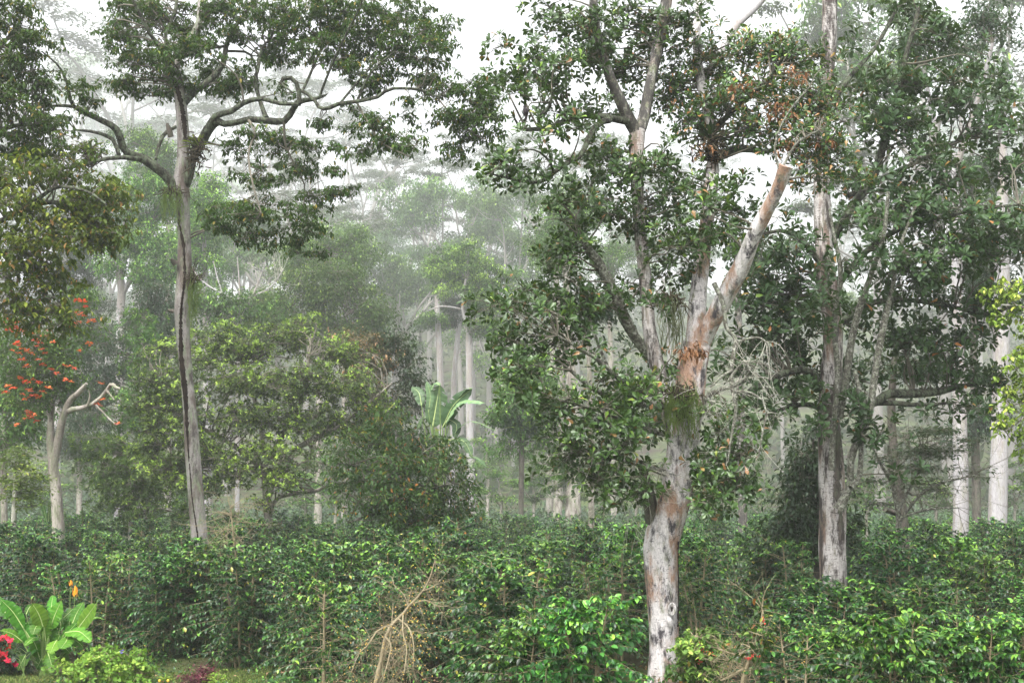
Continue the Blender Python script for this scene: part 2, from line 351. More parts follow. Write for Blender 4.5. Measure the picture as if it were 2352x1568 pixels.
g.add(np.stack([GX, GY, GZ], -1).reshape(-1, 3), quads=np.stack([ii, ii + 1, ii + nx + 1, ii + nx], -1))
o = part("ground", g, groundmat()); o["kind"] = "structure"

# ------------------------------------------------------------------ tree building
SPEC = {  # leaf kinds: length, width, template, arrangement, leaves per sprig, sprigs per cluster, cluster radius, coverage
 'palm':  dict(L=.13, W=.055, tm='leaf', mode='palm', ps=7, cps=14, cr=.50, lai=2.5, flat=.36, mat='lf_palm', young=.10, old=.03),
 'olive': dict(L=.15, W=.07, tm='leaf', mode='palm', ps=7, cps=24, cr=.75, lai=2.6, mat='lf_olive', young=.34, old=.06),
 'big':   dict(L=.135, W=.062, tm='obov', mode='rosette', ps=8, cps=13, cr=.52, lai=2.5, mat='lf_big', young=.10, old=.025),
 'broad': dict(L=.20, W=.082, tm='obov', mode='rosette', ps=7, cps=9, cr=.62, lai=2.5, mat='lf_broad', young=.03, old=.012),
 'mango': dict(L=.13, W=.058, tm='leaf', mode='rosette', ps=8, cps=16, cr=.6, lai=3.0, mat='lf_mango', young=.62, old=.01),
 'mixed': dict(L=.14, W=.065, tm='leaf', mode='droop', ps=7, cps=13, cr=.5, lai=1.9, mat='lf_mixed', young=.15, old=.04),
 'lance': dict(L=.22, W=.05, tm='lite', mode='rosette', ps=9, cps=14, cr=.8, lai=2.4, mat='lf_mid', young=.12, old=0),
 'mid':   dict(L=.26, W=.11, tm='lite', mode='droop', ps=8, cps=26, cr=1.3, lai=3.0, mat='lf_mid', young=.12, old=0),
 'dark':  dict(L=.20, W=.09, tm='lite', mode='droop', ps=8, cps=22, cr=.9, lai=3.0, mat='lf_dark', young=.08, old=0),
 'tulip': dict(L=.14, W=.06, tm='lite', mode='droop', ps=10, cps=20, cr=.8, lai=2.8, mat='lf_mid', young=.2, old=0),
 'lime':  dict(L=.16, W=.07, tm='lite', mode='flat', ps=9, cps=16, cr=.6, lai=2.8, mat='lf_lime', young=.2, old=0),
 'yellow': dict(L=.13, W=.07, tm='leaf', mode='palm', ps=8, cps=14, cr=.4, lai=2.2, mat='lf_yellow', young=.6, old=0),
 'brown': dict(L=.16, W=.07, tm='leaf', mode='droop', ps=7, cps=16, cr=.6, lai=2.4, mat='lf_brown', young=.2, old=.1),
 'layer': dict(L=.14, W=.05, tm='lite', mode='flat', ps=9, cps=20, cr=.7, lai=1.7, mat='lf_dark', young=.1, old=0, flat=.25),
 'far':   dict(L=.50, W=.18, tm='mini', mode='flat', ps=8, cps=34, cr=2.0, lai=2.2, mat='lf_far', young=.1, old=0, flat=.22),
}
def crown(rg, skel, blobs, sp, wood, leafgeo, twigw=1.0, over=None):
    """blobs: list of (centre, radii, density factor)"""
    s = dict(SPEC[sp]); s.update(over or {})
    CC, CB = [], []
    for c, r, f in blobs:
        area = math.pi * r[0] * r[2]
        nl = area * s['lai'] * f / (0.30 * s['L'] * s['W'])
        ncl = max(1, int(round(nl / (s['ps'] * s['cps']))))
        d = unit(rg.normal(size=(ncl, 3))) * (rg.rand(ncl, 1) ** 0.42) * rg.uniform(.75, 1.28, (ncl, 1))
        CC.append(c + d * r * np.array([1, 1, 1.0]))
    C = np.concatenate(CC); n = len(C)
    flat = s.get('flat', 0.62)
    # limb from the skeleton to each cluster
    SK = skel
    if SK is not None and len(SK):
        idx = np.zeros(n, int)
        for k0 in range(0, n, 400):
            dd = SK[None, :, :3] - C[k0:k0 + 400, None]
            dist = np.linalg.norm(dd * np.array([1, 1, 1.0]), axis=2) + 0.9 * np.maximum(dd[..., 2], 0)
            idx[k0:k0 + 400] = dist.argmin(1)
        A = SK[idx, :3]; ln = np.linalg.norm(C - A, axis=1)
        t = np.linspace(0, 1, 7)[None, :, None]
        sag = rg.normal(size=(n, 1, 3)) * ln[:, None, None] * 0.10
        sag2 = rg.normal(size=(n, 1, 3)) * ln[:, None, None] * 0.04
        up = np.array([0, 0, 1.0]) * ln[:, None, None] * 0.10
        Pc = A[:, None] * (1 - t) + C[:, None] * t + (sag + up) * np.sin(np.pi * t) + sag2 * np.sin(2 * np.pi * t)
        r0 = np.minimum(0.012 + 0.010 * ln, SK[idx, 3] * 0.6)[:, None] * twigw
        tubes(wood, Pc, r0 * (1 - 0.72 * t[..., 0]), 5, a=rg.rand(n))
    # sprigs
    ns = s['cps']; m = n * ns
    cs = np.repeat(np.arange(n), ns)
    csize = s['cr'] * (0.65 + 0.7 * rg.rand(n))[cs]
    off = unit(rg.normal(size=(m, 3))) * (rg.rand(m, 1) ** 0.5) * csize[:, None] * np.array([1, 1, flat])
    Sp = C[cs] + off
    tw = s.get('twr', 0.004) * twigw
    mid = (C[cs] * .5 + Sp * .5) + rg.normal(size=(m, 3)) * csize[:, None] * .06
    keep = rg.rand(m) < s.get('twk', 0.8)
    tubes(wood, np.stack([C[cs], mid, Sp], 1)[keep], np.tile([[tw * 1.8, tw * 1.3, tw * .8]], (int(keep.sum()), 1)), 3, a=0.5)
    # leaves
    ps = s['ps']; q = m * ps; si = np.repeat(np.arange(m), ps)
    outd = unit(off + np.array([0, 0, .35]) * csize[:, None])[si]
    az = (np.tile(np.arange(ps), m) / ps + np.repeat(rg.rand(m), ps) + rg.normal(size=q) * .04) * 2 * np.pi
    ref = unit(np.cross(outd, np.array([.3, .2, 1.0]))); ref2 = np.cross(outd, ref)
    rad = ref * np.cos(az)[:, None] + ref2 * np.sin(az)[:, None]
    mode = s['mode']; up = np.array([0, 0, 1.0])
    P = Sp[si].copy()
    if mode == 'rosette':
        el = rg.uniform(.15, .9, q)[:, None]; D = rad * (1 - .35 * el) + outd * el + up * .05
        D += rg.normal(size=(q, 3)) * .14
        Nn = outd * 1.0 - rad * .2 + up * .5 + rg.normal(size=(q, 3)) * .2
        P += D * 0.02
    elif mode == 'palm':
        rh = unit(rad * np.array([1, 1, .35])); D = rh + up * rg.uniform(-1.0, -.15, (q, 1)) + rg.normal(size=(q, 3)) * .18
        Nn = up * .9 + rh * .5 + rg.normal(size=(q, 3)) * .25
        P += rg.normal(size=(q, 3)) * s['L'] * .25
    elif mode == 'droop':
        P += rg.normal(size=(q, 3)) * s['L'] * .55
        D = rad * .8 + outd * .5 + up * rg.uniform(-1.1, .1, (q, 1)) + rg.normal(size=(q, 3)) * .2
        Nn = up + rad * .6 + rg.normal(size=(q, 3)) * .35
    else:
        P += rg.normal(size=(q, 3)) * s['L'] * np.array([.9, .9, .25])
        D = rad * np.array([1, 1, .25]) + rg.normal(size=(q, 3)) * np.array([.2, .2, .12])
        Nn = up + rg.normal(size=(q, 3)) * .3
    topness = np.clip((off[:, 2] / (csize * flat)) * .5 + .5, 0, 1)[si]
    cy_ = rg.rand(n)[cs][si]
    a = .05 + .62 * (0.55 * rg.rand(q) + .45 * cy_)
    yg = rg.rand(q) < s['young'] * (0.06 + 1.9 * topness ** 2.5) * (0.15 + 1.9 * cy_ ** 1.6)
    a = np.where(yg, rg.uniform(.74, .93, q), a)
    a = np.where(rg.rand(q) < s['old'], rg.uniform(.95, 1, q), a)
    sz = rg.uniform(.62, 1.2, q)
    leaves(leafgeo, P, D, Nn, s['L'] * sz, s['W'] * sz * rg.uniform(.85, 1.15, q), s['tm'], a)

def fr(R, f):
    return R[int(len(R) * f):]

class Tree:
    def __init__(s, name, label, Y, base, seed, wood='bark_mid', twig='twig', group=None, cat='tree'):
        s.Y = Y; s.rg = np.random.RandomState(seed); s.seed = seed; s.wood = wood; s.twig = twig
        b = at(base[0], base[1], Y); s.base = np.array([b[0], Y, gz(b[0], Y)])
        s.root = thing(name, label, cat, s.base, group); s.skel = []
    def limb(s, pts, name='branch', dy=0.0, dy0=0.0, mat=None, sides=10, rough=.10, seg=None, flare=0.0, to_ground=False, cap=False):
        K = len(pts); rows = []
        for k, p in enumerate(pts):
            Yk = s.Y + dy0 + (dy - dy0) * k / max(1, K - 1)
            q = at(p[0], p[1], Yk); rows.append([q[0], q[1], q[2], p[2] * Yk / FPX])
        if to_ground:
            z0 = gz(rows[0][0], rows[0][1]) - .15
            r0 = rows[0]; h = r0[2] - z0
            if h > .05:
                rows.insert(0, [r0[0], r0[1], z0 + h * .25, r0[3] * (1.05 + flare * .5)])
                rows.insert(0, [r0[0], r0[1], z0, r0[3] * (1.15 + flare)])
        rows = np.array(rows); length = np.sum(np.linalg.norm(np.diff(rows[:, :3], axis=0), axis=1))
        n = seg or int(np.clip(length / .22, 8, 90))
        R = catmull(rows, n); R[:, 3] = np.maximum(R[:, 3], .003)
        g = Geo(); tubes(g, R[:, :3], R[:, 3], sides, rough=rough, seed=s.seed + len(s.skel), cap=cap)
        o = part(name, g, M[mat or s.wood], s.root, s.base)
        s.skel.append(R); s.last = R
        return o
    def fine(s, n_side, length, r, mat, name='bare_twigs', on=None, droop=0.0, sub=3, px=None):
        """a spray of fine leafless twigs"""
        rg = s.rg; g = Geo()
        for R in (on or [s.skel[-1]]):
            i = rg.randint(int(len(R) * .15), len(R), n_side); A = R[i, :3]
            D = unit(rg.normal(size=(n_side, 3)) + np.array([0, 0, .3 - droop]))
            Ln = length * rg.uniform(.4, 1.2, n_side)
            t = np.linspace(0, 1, 6)[None, :, None]
            bend = unit(rg.normal(size=(n_side, 3)))[:, None] * .3
            P = A[:, None] + (D[:, None] * t + bend * t * t + np.array([0, 0, -droop * .5]) * t * t) * Ln[:, None, None]
            tubes(g, P, (r * rg.uniform(.6, 1.2, n_side))[:, None] * (1 - .7 * t[..., 0]), 4)
            for _ in range(sub):
                k = rg.randint(2, 5, n_side); A2 = P[np.arange(n_side), k]
                D2 = unit(D + rg.normal(size=(n_side, 3)) * .8)
                P2 = A2[:, None] + (D2[:, None] * t + unit(rg.normal(size=(n_side, 3)))[:, None] * .25 * t * t) * (Ln * .55)[:, None, None]
                tubes(g, P2, np.full((n_side, 1), r * .5) * (1 - .7 * t[..., 0]), 3)
        return part(name, g, M[mat], s.root, s.base)
    def foliage(s, blobs, sp, name='crown', twn='twigs', depth=1.0, dens=1.0, over=None, twigw=1.0):
        """blobs: (x, y, rx, ry[, dY[, density]]) in frame units at the depth of the tree"""
        B = []
        for b in blobs:
            dY = b[4] if len(b) > 4 else 0.0; f = b[5] if len(b) > 5 else 1.0
            Yb = s.Y + dY; c = at(b[0], b[1], Yb); rx, rz = b[2] * Yb / FPX, b[3] * Yb / FPX
            B.append((c, np.array([rx, max(min(rx, rz * 1.6), .5) * depth, rz]), f * dens))
        w, l = Geo(), Geo()
        sk = np.concatenate(s.skel) if s.skel else None
        crown(s.rg, sk, B, sp, w, l, twigw, over)
        part(twn, w, M[s.twig], s.root, s.base)
        return part(name, l, M[(over or {}).get('mat', SPEC[sp]['mat'])], s.root, s.base)

# ================================================================== THE NEAR TREES
# ---- slender tree on the left with the dark split down its trunk
T = Tree("tall_tree", "slender grey tree at left with a long black split down its trunk and wide limbs", 32, (456, 1262), 11, 'bark_left')
T.limb([(457, 1262, 19), (452, 1180, 17.5), (446, 1080, 17), (437, 960, 15), (428, 860, 14.5), (421, 760, 16), (419, 700, 19), (423, 640, 18), (424, 560, 15), (421, 480, 15),
        (417, 420, 18), (420, 370, 15), (420, 310, 14), (416, 250, 14), (409, 200, 13.5), (400, 165, 14)], 'trunk', to_ground=True, sides=18, rough=.09, flare=.15)
trunkA = T.last
T.limb([(396, 175, 10.3), (414, 121, 9.46), (439, 88, 8.6), (458, 48, 7.74), (461, 0, 6.88), (468, -60, 5.16)], dy=.6)
T.limb([(402, 185, 9.46), (384, 150, 6.88), (366, 106, 5.16), (344, 77, 4.73), (322, 33, 4.3), (300, -10, 3.44)], dy=-1.2, mat='bark_limb')
T.limb([(374, 158, 4.3), (386, 140, 6.02), (384, 110, 5.16), (381, 73, 4.3), (403, 29, 4.3), (406, -20, 3.44)], dy=.8, mat='bark_limb')
T.limb([(424, 235, 9.46), (450, 209, 7.74), (487, 179, 6.88), (513, 146, 6.88), (520, 106, 5.59), (538, 66, 4.73), (571, 22, 4.3), (595, -30, 3.44)], dy=1.6, mat='bark_limb')
T.limb([(425, 425, 12), (436, 395, 11.2), (443, 366, 10.3), (461, 330, 10.8), (480, 293, 12), (500, 280, 9.46), (524, 286, 7.74), (571, 273, 7.31), (622, 278, 8.17), (655, 276, 7.74), (672, 252, 6.88), (688, 233, 6.88), (718, 229, 5.16), (747, 219, 2.58), (752, 216, 0.86)], dy=-1.5, mat='bark_limb', rough=.16)
T.limb([(474, 302, 8.6), (494, 267, 7.74), (531, 256, 6.88), (560, 236, 6.02), (600, 227, 5.16), (641, 238, 4.73), (690, 240, 4.3)], dy=-1.3, dy0=-.5, mat='bark_limb')
T.limb([(688, 236, 6.02), (686, 209, 5.59), (678, 186, 5.59), (660, 178, 6.02), (643, 187, 4.3), (655, 200, 3.01), (674, 214, 1.72)], dy=-1.8, dy0=-1.4, mat='bark_limb')
T.limb([(685, 205, 3.44), (718, 225, 4.3), (732, 246, 4.3), (750, 250, 4.73), (776, 239, 5.16), (820, 233, 4.73), (867, 223, 4.3), (893, 205, 3.87), (930, 203, 3.44), (974, 207, 3.01), (992, 220, 2.58), (1017, 221, 1.72), (1042, 212, 1.03)], dy=-2.2, dy0=-1.4, mat='bark_limb')
T.limb([(612, 272, 6.88), (608, 262, 6.02), (597, 230, 5.16), (586, 185, 4.73), (593, 158, 4.3), (600, 117, 3.44), (622, 92, 2.58), (688, 92, 2.15), (743, 77, 1.72), (795, 55, 1.29)], dy=1.2, dy0=-.5, mat='bark_limb')
T.limb([(694, 209, 3.44), (707, 183, 3.44), (729, 132, 3.1), (751, 84, 2.75), (773, 48, 2.58), (810, -10, 1.72)], dy=.5, dy0=-1, mat='bark_limb')
T.limb([(734, 222, 3.44), (751, 176, 3.01), (773, 125, 2.75), (798, 73, 2.58), (824, 22, 2.06), (840, -20, 1.72)], dy=-3, dy0=-1.5, mat='bark_limb')
T.limb([(820, 233, 3.44), (850, 170, 2.58), (905, 120, 2.06), (960, 80, 1.38)], dy=-2, dy0=-1.6, mat='bark_limb')
T.limb([(780, 239, 3.01), (820, 190, 2.58), (870, 130, 2.06), (900, 50, 1.55)], dy=-.6, dy0=-1.6, mat='bark_limb')
T.limb([(408, 440, 12.9), (388, 410, 12), (359, 385, 11.2), (326, 362, 10.8), (296, 354, 8.6), (280, 335, 8.17), (271, 305, 7.74), (256, 289, 7.31), (220, 271, 6.88), (183, 253, 5.59), (168, 245, 4.3), (132, 243, 3.44), (95, 246, 2.15)], dy=-1.8, mat='bark_limb', rough=.15)
T.limb([(170, 246, 3.87), (158, 220, 4.3), (157, 198, 3.87), (139, 157, 2.58), (121, 139, 2.06), (99, 121, 1.72)], dy=-2.4, dy0=-1.5, mat='bark_limb')
T.limb([(273, 355, 5.16), (260, 322, 4.73), (234, 308, 4.3), (198, 300, 3.01), (172, 297, 2.58), (150, 268, 1.72)], dy=-.4, dy0=-1.1, mat='bark_limb')
T.limb([(316, 366, 6.02), (286, 362, 5.59), (238, 366, 4.3), (183, 381, 3.44), (120, 392, 2.58)], dy=-2.6, dy0=-1, mat='bark_limb')
T.limb([(404, 292, 4.3), (385, 302, 4.3), (370, 320, 4.73), (360, 352, 3.44), (358, 366, 2.58)], dy=-.7, mat='bark_limb')
T.limb([(520, 106, 3.44), (476, 113, 3.01), (441, 121, 3.01), (428, 130, 2.15)], dy=.8, dy0=1.0, mat='bark_limb')
T.limb([(513, 118, 3.44), (568, 121, 3.01), (586, 150, 2.58), (592, 190, 2.15)], dy=.3, dy0=1.0, mat='bark_limb')
T.limb([(571, 276, 3.44), (586, 304, 3.01), (571, 352, 2.58), (580, 420, 2.15), (600, 490, 1.72)], dy=-2.2, dy0=-.8, mat='twig')
T.limb([(652, 280, 3.44), (655, 330, 2.58), (670, 366, 2.15), (700, 430, 1.72), (690, 520, 1.38)], dy=-.4, dy0=-1.0, mat='twig')
T.limb([(820, 236, 2.58), (850, 290, 2.24), (880, 330, 1.89), (940, 360, 1.38)], dy=-2.6, dy0=-1.5, mat='twig')
T.limb([(1003, 222, 2.15), (1025, 250, 1.89), (1060, 290, 1.55), (1110, 320, 1.12)], dy=-2.4, dy0=-2, mat='twig')
T.limb([(424, 320, 3.01), (455, 318, 2.58), (500, 334, 2.15), (540, 326, 1.38)], dy=-.5, mat='twig')
T.foliage([(300, 80, 60, 50), (345, 150, 70, 45), (290, 190, 50, 35), (400, 200, 40, 38), (350, 20, 70, 40, 1), (300, 20, 60, 28), (450, 60, 60, 60, 1.5), (420, 120, 70, 50, -1.2),
           (520, 40, 80, 55), (600, 20, 80, 45, .5), (480, 170, 55, 40, 1), (560, 170, 50, 34), (520, 210, 40, 20, .5, .7), (640, 110, 55, 50, .8), (690, 60, 60, 50), (640, 200, 30, 25, 0, .7),
           (760, 30, 80, 55, -.5), (740, 120, 60, 45, -1), (810, 110, 70, 50), (880, 60, 85, 60, -1), (860, 160, 75, 45, -1), (960, 110, 80, 55, -1.5), (1010, 70, 55, 40, -1), (950, 20, 60, 28),
           (1000, 180, 60, 40, -1.5), (1080, 220, 65, 45, -2), (1110, 270, 55, 55, -2), (1080, 320, 60, 45, -2), (1010, 260, 40, 40, -2, .7), (940, 240, 50, 25, -1.5, .6),
           (880, 290, 60, 30, -2, .8), (940, 340, 70, 30, -2, .8), (830, 250, 40, 22, -1.5, .7), (760, 290, 55, 25, -1, .7), (820, 340, 50, 28, -1.2, .7),
           (560, 330, 45, 35, -1, .7), (630, 320, 60, 40, -.5, .8), (700, 370, 75, 40, -.5, .75), (600, 420, 55, 40, -1, .8), (740, 440, 65, 40, -.6, .8), (680, 500, 70, 45, -1, .8), (560, 500, 70, 50, -1.5, .9),
           (620, 560, 60, 30, -1, .8), (520, 480, 35, 35, -1.4, .8), (700, 560, 45, 28, -.6, .7), (180, 230, 60, 40, -1.5, .6), (110, 260, 50, 40, -1.8, .7)], 'palm', depth=1.3)
gsp = Geo()
seg = [(k, .012 if k < 6 else .03) for k in range(0)]
def split_strip(geo, R, z0, z1, off, w, rg):
    """a ragged strip of dark colour laid over the face of a trunk"""
    sel = R[(R[:, 2] > z0) & (R[:, 2] < z1)]
    n = len(sel); f = np.linspace(0, 1, n)
    o_ = np.interp(f, np.linspace(0, 1, len(off)), off); w_ = np.interp(f, np.linspace(0, 1, len(w)), w) * (1 + .22 * rg.normal(size=n))
    w_ = np.maximum(w_, .004)
    for k, s_ in enumerate((-1, 1)): pass
    rows = []
    for j in range(n):
        c = sel[j, :3]; r = sel[j, 3] * 1.10
        row = []
        for u in (-1, -.5, 0, .5, 1):
            xx = o_[j] * r + u * w_[j]; xx = max(-r * .98, min(r * .98, xx))
            row.append((c[0] + xx, c[1] - math.sqrt(max(r * r - xx * xx, 0)) - (.012 if abs(u) < 1 else -.02), c[2]))
        rows.append(row)
    V = np.array(rows).reshape(-1, 3)
    i = (np.arange(n - 1)[:, None] * 5 + np.arange(4)[None]).ravel()
    geo.add(V, quads=np.stack([i, i + 1, i + 6, i + 5], -1))
rgs = np.random.RandomState(5)
zA = lambda y: at(430, y, 32)[2]
split_strip(gsp, catmull(trunkA, 400), zA(1060), zA(505), [-.35, -.35, -.2, -.35, -.1, .1, .25, .3, .1, -.6], [.015, .05, .07, .06, .04, .03, .03, .035, .04, .02], rgs)
split_strip(gsp, catmull(trunkA, 400), zA(330), zA(185), [.5, .45, .3, .0, -.3], [.03, .06, .06, .07, .06], rgs)
split_strip(gsp, catmull(trunkA, 400), zA(1240), zA(1060), [.15, .0, -.25, -.3], [.018, .016, .02, .015], rgs)
part("bark_split", gsp, M['split'], T.root, T.base)  # raised dark strips painted in place of the shade in a hollow groove
for (kx, ky, v1, v2, r_) in ((404, 606, (-.06, -.06, .08), (-.10, -.08, .12), (.07, .055, .03)), (398, 715, (-.08, -.05, .02), (-.13, -.06, .05), (.06, .04, .02)), (392, 315, (-.05, -.05, .22), (-.09, -.06, .34), (.08, .07, .03))):
    gk = Geo(); kn = at(kx, ky, 31.8); tubes(gk, np.array([kn, kn + v1, kn + v2]), np.array(r_), 8, rough=.3, cap=True); part("broken_knot", gk, M['bark_dark'], T.root, T.base)

def strands(name, label, cat, x, y, Y, w, h, n, mat, seed, thick=.006):
    rg = np.random.RandomState(seed); c = at(x, y, Y); W, H = w * Y / FPX, h * Y / FPX
    root = thing(name, label, cat, c)
    P0 = c + np.stack([rg.uniform(-W, W, n), rg.uniform(-.12, .12, n), rg.normal(size=n) * .10], 1)
    t = np.linspace(0, 1, 7)[None, :, None]; L = H * rg.uniform(.15, 1.2, n)[:, None, None]
    sw = rg.normal(size=(n, 1, 3)) * np.array([.12, .12, 0]); sw2 = rg.normal(size=(n, 1, 3)) * np.array([.05, .05, 0])
    P = P0[:, None] + np.array([0, 0, -1.0]) * t * L + sw * t * (1 - t) * 2 * L + sw2 * np.sin(t * 9) * L + (P0 - c)[:, None] * .15 * t
    g = Geo(); tubes(g, P, np.full((n, 7), thick), 3, a=rg.rand(n)); part("strands", g, M[mat], root, c)
    k = Geo(); q = rg.normal(size=(60, 3)) * np.array([W * .7, .07, .05]) + c
    e = q + rg.normal(size=(60, 3)) * .14
    tubes(k, np.stack([q, (q + e) / 2 + rg.normal(size=(60, 3)) * .05, e], 1), np.tile([[.010, .012, .004]], (60, 1)), 4); part("root_mat", k, M['tangle'], root, c)
    return root
strands("hanging_plant", "wispy green strands hanging below the left limb of the cracked trunk", "hanging plant", 396, 440, 31.6, 22, 75, 80, 'moss', 1)
strands("hanging_plant", "thin green strands hanging from a root mat on the cracked trunk's right side", "hanging plant", 446, 640, 31.7, 9, 105, 60, 'moss', 2)
def bromeliad(label, x, y, Y, size, n, seed, mat='brom'):
    rg = np.random.RandomState(seed); c = at(x, y, Y); root = thing("bromeliad", label, "plant", c)
    g = Geo(); t = np.linspace(0, 1, 6)
    for k in range(n):
        az = rg.rand() * 6.283; el = rg.uniform(.15, 1.35); L = size * rg.uniform(.6, 1.1)
        d = np.array([math.cos(az) * math.cos(el), math.sin(az) * math.cos(el), math.sin(el)]); s_ = unit(np.cross(d, (0, 0, 1.0)))
        P = c + d * L * t[:, None] + np.array([0, 0, -.35 * L]) * (t ** 2)[:, None]
        w = L * .07 * np.array([.8, 1, 1, .8, .5, .05])
        V = np.stack([P - s_ * w[:, None] + (0, 0, .01), P - (0, 0, .01), P + s_ * w[:, None] + (0, 0, .01)], 1).reshape(-1, 3)
        i = (np.arange(5)[:, None] * 3 + np.arange(2)[None]).ravel(); g.add(V, quads=np.stack([i, i + 1, i + 4, i + 3], -1), a=rg.rand())
    part("straps", g, M[mat], root, c)
    k = Geo(); q = rg.normal(size=(160, 3)) * np.array([.14, .12, .20]) * size / .6 + c + (0, 0, -.28 * size)
    e = q + rg.normal(size=(160, 3)) * .12 * size / .6
    tubes(k, np.stack([q, (q + e) / 2 + rg.normal(size=(160, 3)) * .03, e], 1), np.tile([[.014, .016, .005]], (160, 1)), 4); part("root_mat", k, M['tangle'], root, c)
    return root
bromeliad("bright green strap leaved bromeliad perched where the right limb leaves the cracked trunk", 452, 338, 31.4, .55, 34, 3)
bromeliad("yellow green bromeliad on the left limb end among olive leaves", 205, 348, 30.4, .5, 26, 4)

# ---- leafy tree reaching in from the left edge
T = Tree("leafy_tree", "olive leaved tree with yellowish leaf tips reaching in over the left edge", 28.5, (-150, 1330), 21, 'bark_left')
T.limb([(-150, 1330, 20), (-150, 1000, 18), (-140, 700, 16), (-150, 400, 14), (-140, 100, 12)], 'trunk', to_ground=True, sides=12)
T.limb([(-145, 620, 9), (-60, 540, 8), (40, 490, 6), (110, 465, 5), (180, 480, 3.5), (240, 520, 2)], dy=-.5, mat='bark_limb')
T.limb([(-145, 420, 9), (-60, 330, 7), (30, 290, 5), (100, 290, 3), (150, 310, 2)], dy=.5, mat='bark_limb')
T.limb([(-145, 300, 9), (-70, 190, 7), (-10, 120, 5), (40, 60, 3), (70, 10, 2)], dy=.5, mat='bark_limb')
T.limb([(-150, 700, 7), (-60, 640, 5), (20, 610, 4), (90, 640, 3), (140, 700, 2)], dy=-1, mat='bark_limb')
T.limb([(10, 500, 5), (70, 470, 5), (130, 430, 4), (200, 440, 3), (245, 470, 2.5)], dy=-1.2, dy0=-.5, mat='bark_limb')
T.foliage([(20, 30, 70, 55), (60, 90, 50, 55), (20, 150, 80, 65), (80, 190, 45, 40), (10, 240, 80, 55), (60, 290, 75, 45), (110, 330, 65, 40), (20, 350, 70, 45)], 'palm', name='upper_crown', twn='upper_twigs', depth=1.2, over=dict(lai=2.6))
T.foliage([(40, 400, 90, 40, -1), (140, 380, 80, 38, -.5), (200, 420, 75, 45, -.5), (60, 460, 110, 50, -1), (180, 490, 90, 45), (240, 470, 45, 50), (250, 540, 42, 38), (90, 540, 110, 50, -.8), (30, 600, 90, 60, -1),
           (120, 620, 60, 45, -.5), (20, 680, 80, 50, -1), (100, 700, 50, 35, -.5), (150, 750, 40, 25, -.5), (60, 730, 50, 28, -.8), (190, 560, 45, 30)], 'olive', depth=1.2)

# ---- big white-barked tree right of the centre
T = Tree("big_tree", "massive white and rust barked tree right of centre, forking into pale leafy limbs", 22, (1520, 1575), 31, 'bark_white')
T.limb([(1522, 1568, 36), (1524, 1500, 33), (1524, 1430, 34), (1521, 1350, 36), (1518, 1290, 39), (1520, 1240, 40), (1535, 1190, 38), (1548, 1140, 36), (1558, 1080, 35), (1566, 1020, 36), (1574, 960, 36), (1583, 900, 34), (1590, 840, 33), (1598, 790, 32)], 'trunk', to_ground=True, sides=22, rough=.08, flare=.1)
trunkC = T.last
T.limb([(1596, 810, 27), (1600, 760, 22), (1604, 700, 20), (1608, 640, 19), (1614, 580, 18), (1622, 520, 16), (1630, 460, 16), (1636, 400, 15), (1636, 340, 13), (1628, 270, 12), (1610, 190, 11), (1600, 100, 9), (1605, 10, 8), (1610, -50, 7)], dy=1.4, sides=14)
T.limb([(1604, 800, 24), (1628, 750, 21), (1650, 712, 21), (1680, 655, 20), (1706, 608, 20), (1724, 560, 18), (1745, 515, 18), (1768, 470, 16), (1788, 430, 16), (1804, 380, 17)], dy=-1.6, sides=16, cap=True)
T.limb([(1560, 1030, 20), (1540, 960, 18), (1520, 890, 17), (1506, 830, 17), (1492, 760, 16), (1488, 700, 15), (1480, 620, 15), (1470, 540, 14), (1464, 460, 15), (1462, 390, 16), (1462, 340, 17), (1464, 300, 18)], dy=.4, sides=16, mat='bark_grey')
T.limb([(1466, 310, 15), (1444, 272, 15), (1425, 232, 13), (1406, 190, 12), (1388, 140, 12), (1376, 95, 11), (1366, 45, 11), (1362, -30, 9)], dy=-.3, dy0=.4, sides=14, mat='bark_mottle')
T.limb([(1464, 312, 15), (1480, 270, 14), (1490, 215, 13), (1500, 165, 13), (1512, 110, 14), (1524, 55, 14), (1530, 0, 14), (1534, -50, 12)], dy=.8, dy0=.4, sides=14, mat='bark_mottle')
T.limb([(1506, 830, 12), (1470, 790, 11), (1440, 740, 12), (1418, 690, 13), (1394, 640, 13), (1370, 598, 12), (1350, 570, 9), (1330, 540, 6)], dy=-.8, dy0=.3, mat='bark_stem')
T.limb([(1500, 1200, 16), (1488, 1130, 14), (1482, 1090, 10), (1470, 1060, 8)], dy=-.5, mat='bark_dark', rough=.25)
T.limb([(1440, 278, 9), (1410, 273, 8), (1380, 268, 7.5), (1340, 266, 7), (1305, 275, 7), (1270, 292, 7), (1235, 297, 5.5), (1200, 297, 4.5), (1190, 286, 3), (1184, 276, 2.5), (1178, 264, 2)], dy=-1.6, dy0=.2, mat='bark_limb')
T.limb([(1238, 295, 4.5), (1240, 270, 5), (1258, 250, 4.5), (1266, 232, 3.5), (1268, 205, 2.5)], dy=-1.6, dy0=-1.2, mat='bark_limb')
T.limb([(1400, 276, 8), (1372, 285, 7), (1350, 320, 6.5), (1336, 355, 6), (1300, 376, 6), (1272, 396, 5.5), (1255, 412, 5), (1225, 420, 4), (1180, 412, 3), (1130, 400, 2)], dy=-2.2, dy0=-.2, mat='bark_limb')
T.limb([(1272, 396, 4), (1262, 370, 3), (1230, 345, 2.2), (1190, 345, 1.6)], dy=-2.4, dy0=-1.4, mat='bark_limb')
T.limb([(1265, 235, 2.5), (1230, 236, 1.6), (1216, 241, 1.4), (1211, 268, 1.3), (1202, 298, 1.6)], dy=-1.5, dy0=-1.4, mat='twig', seg=14)
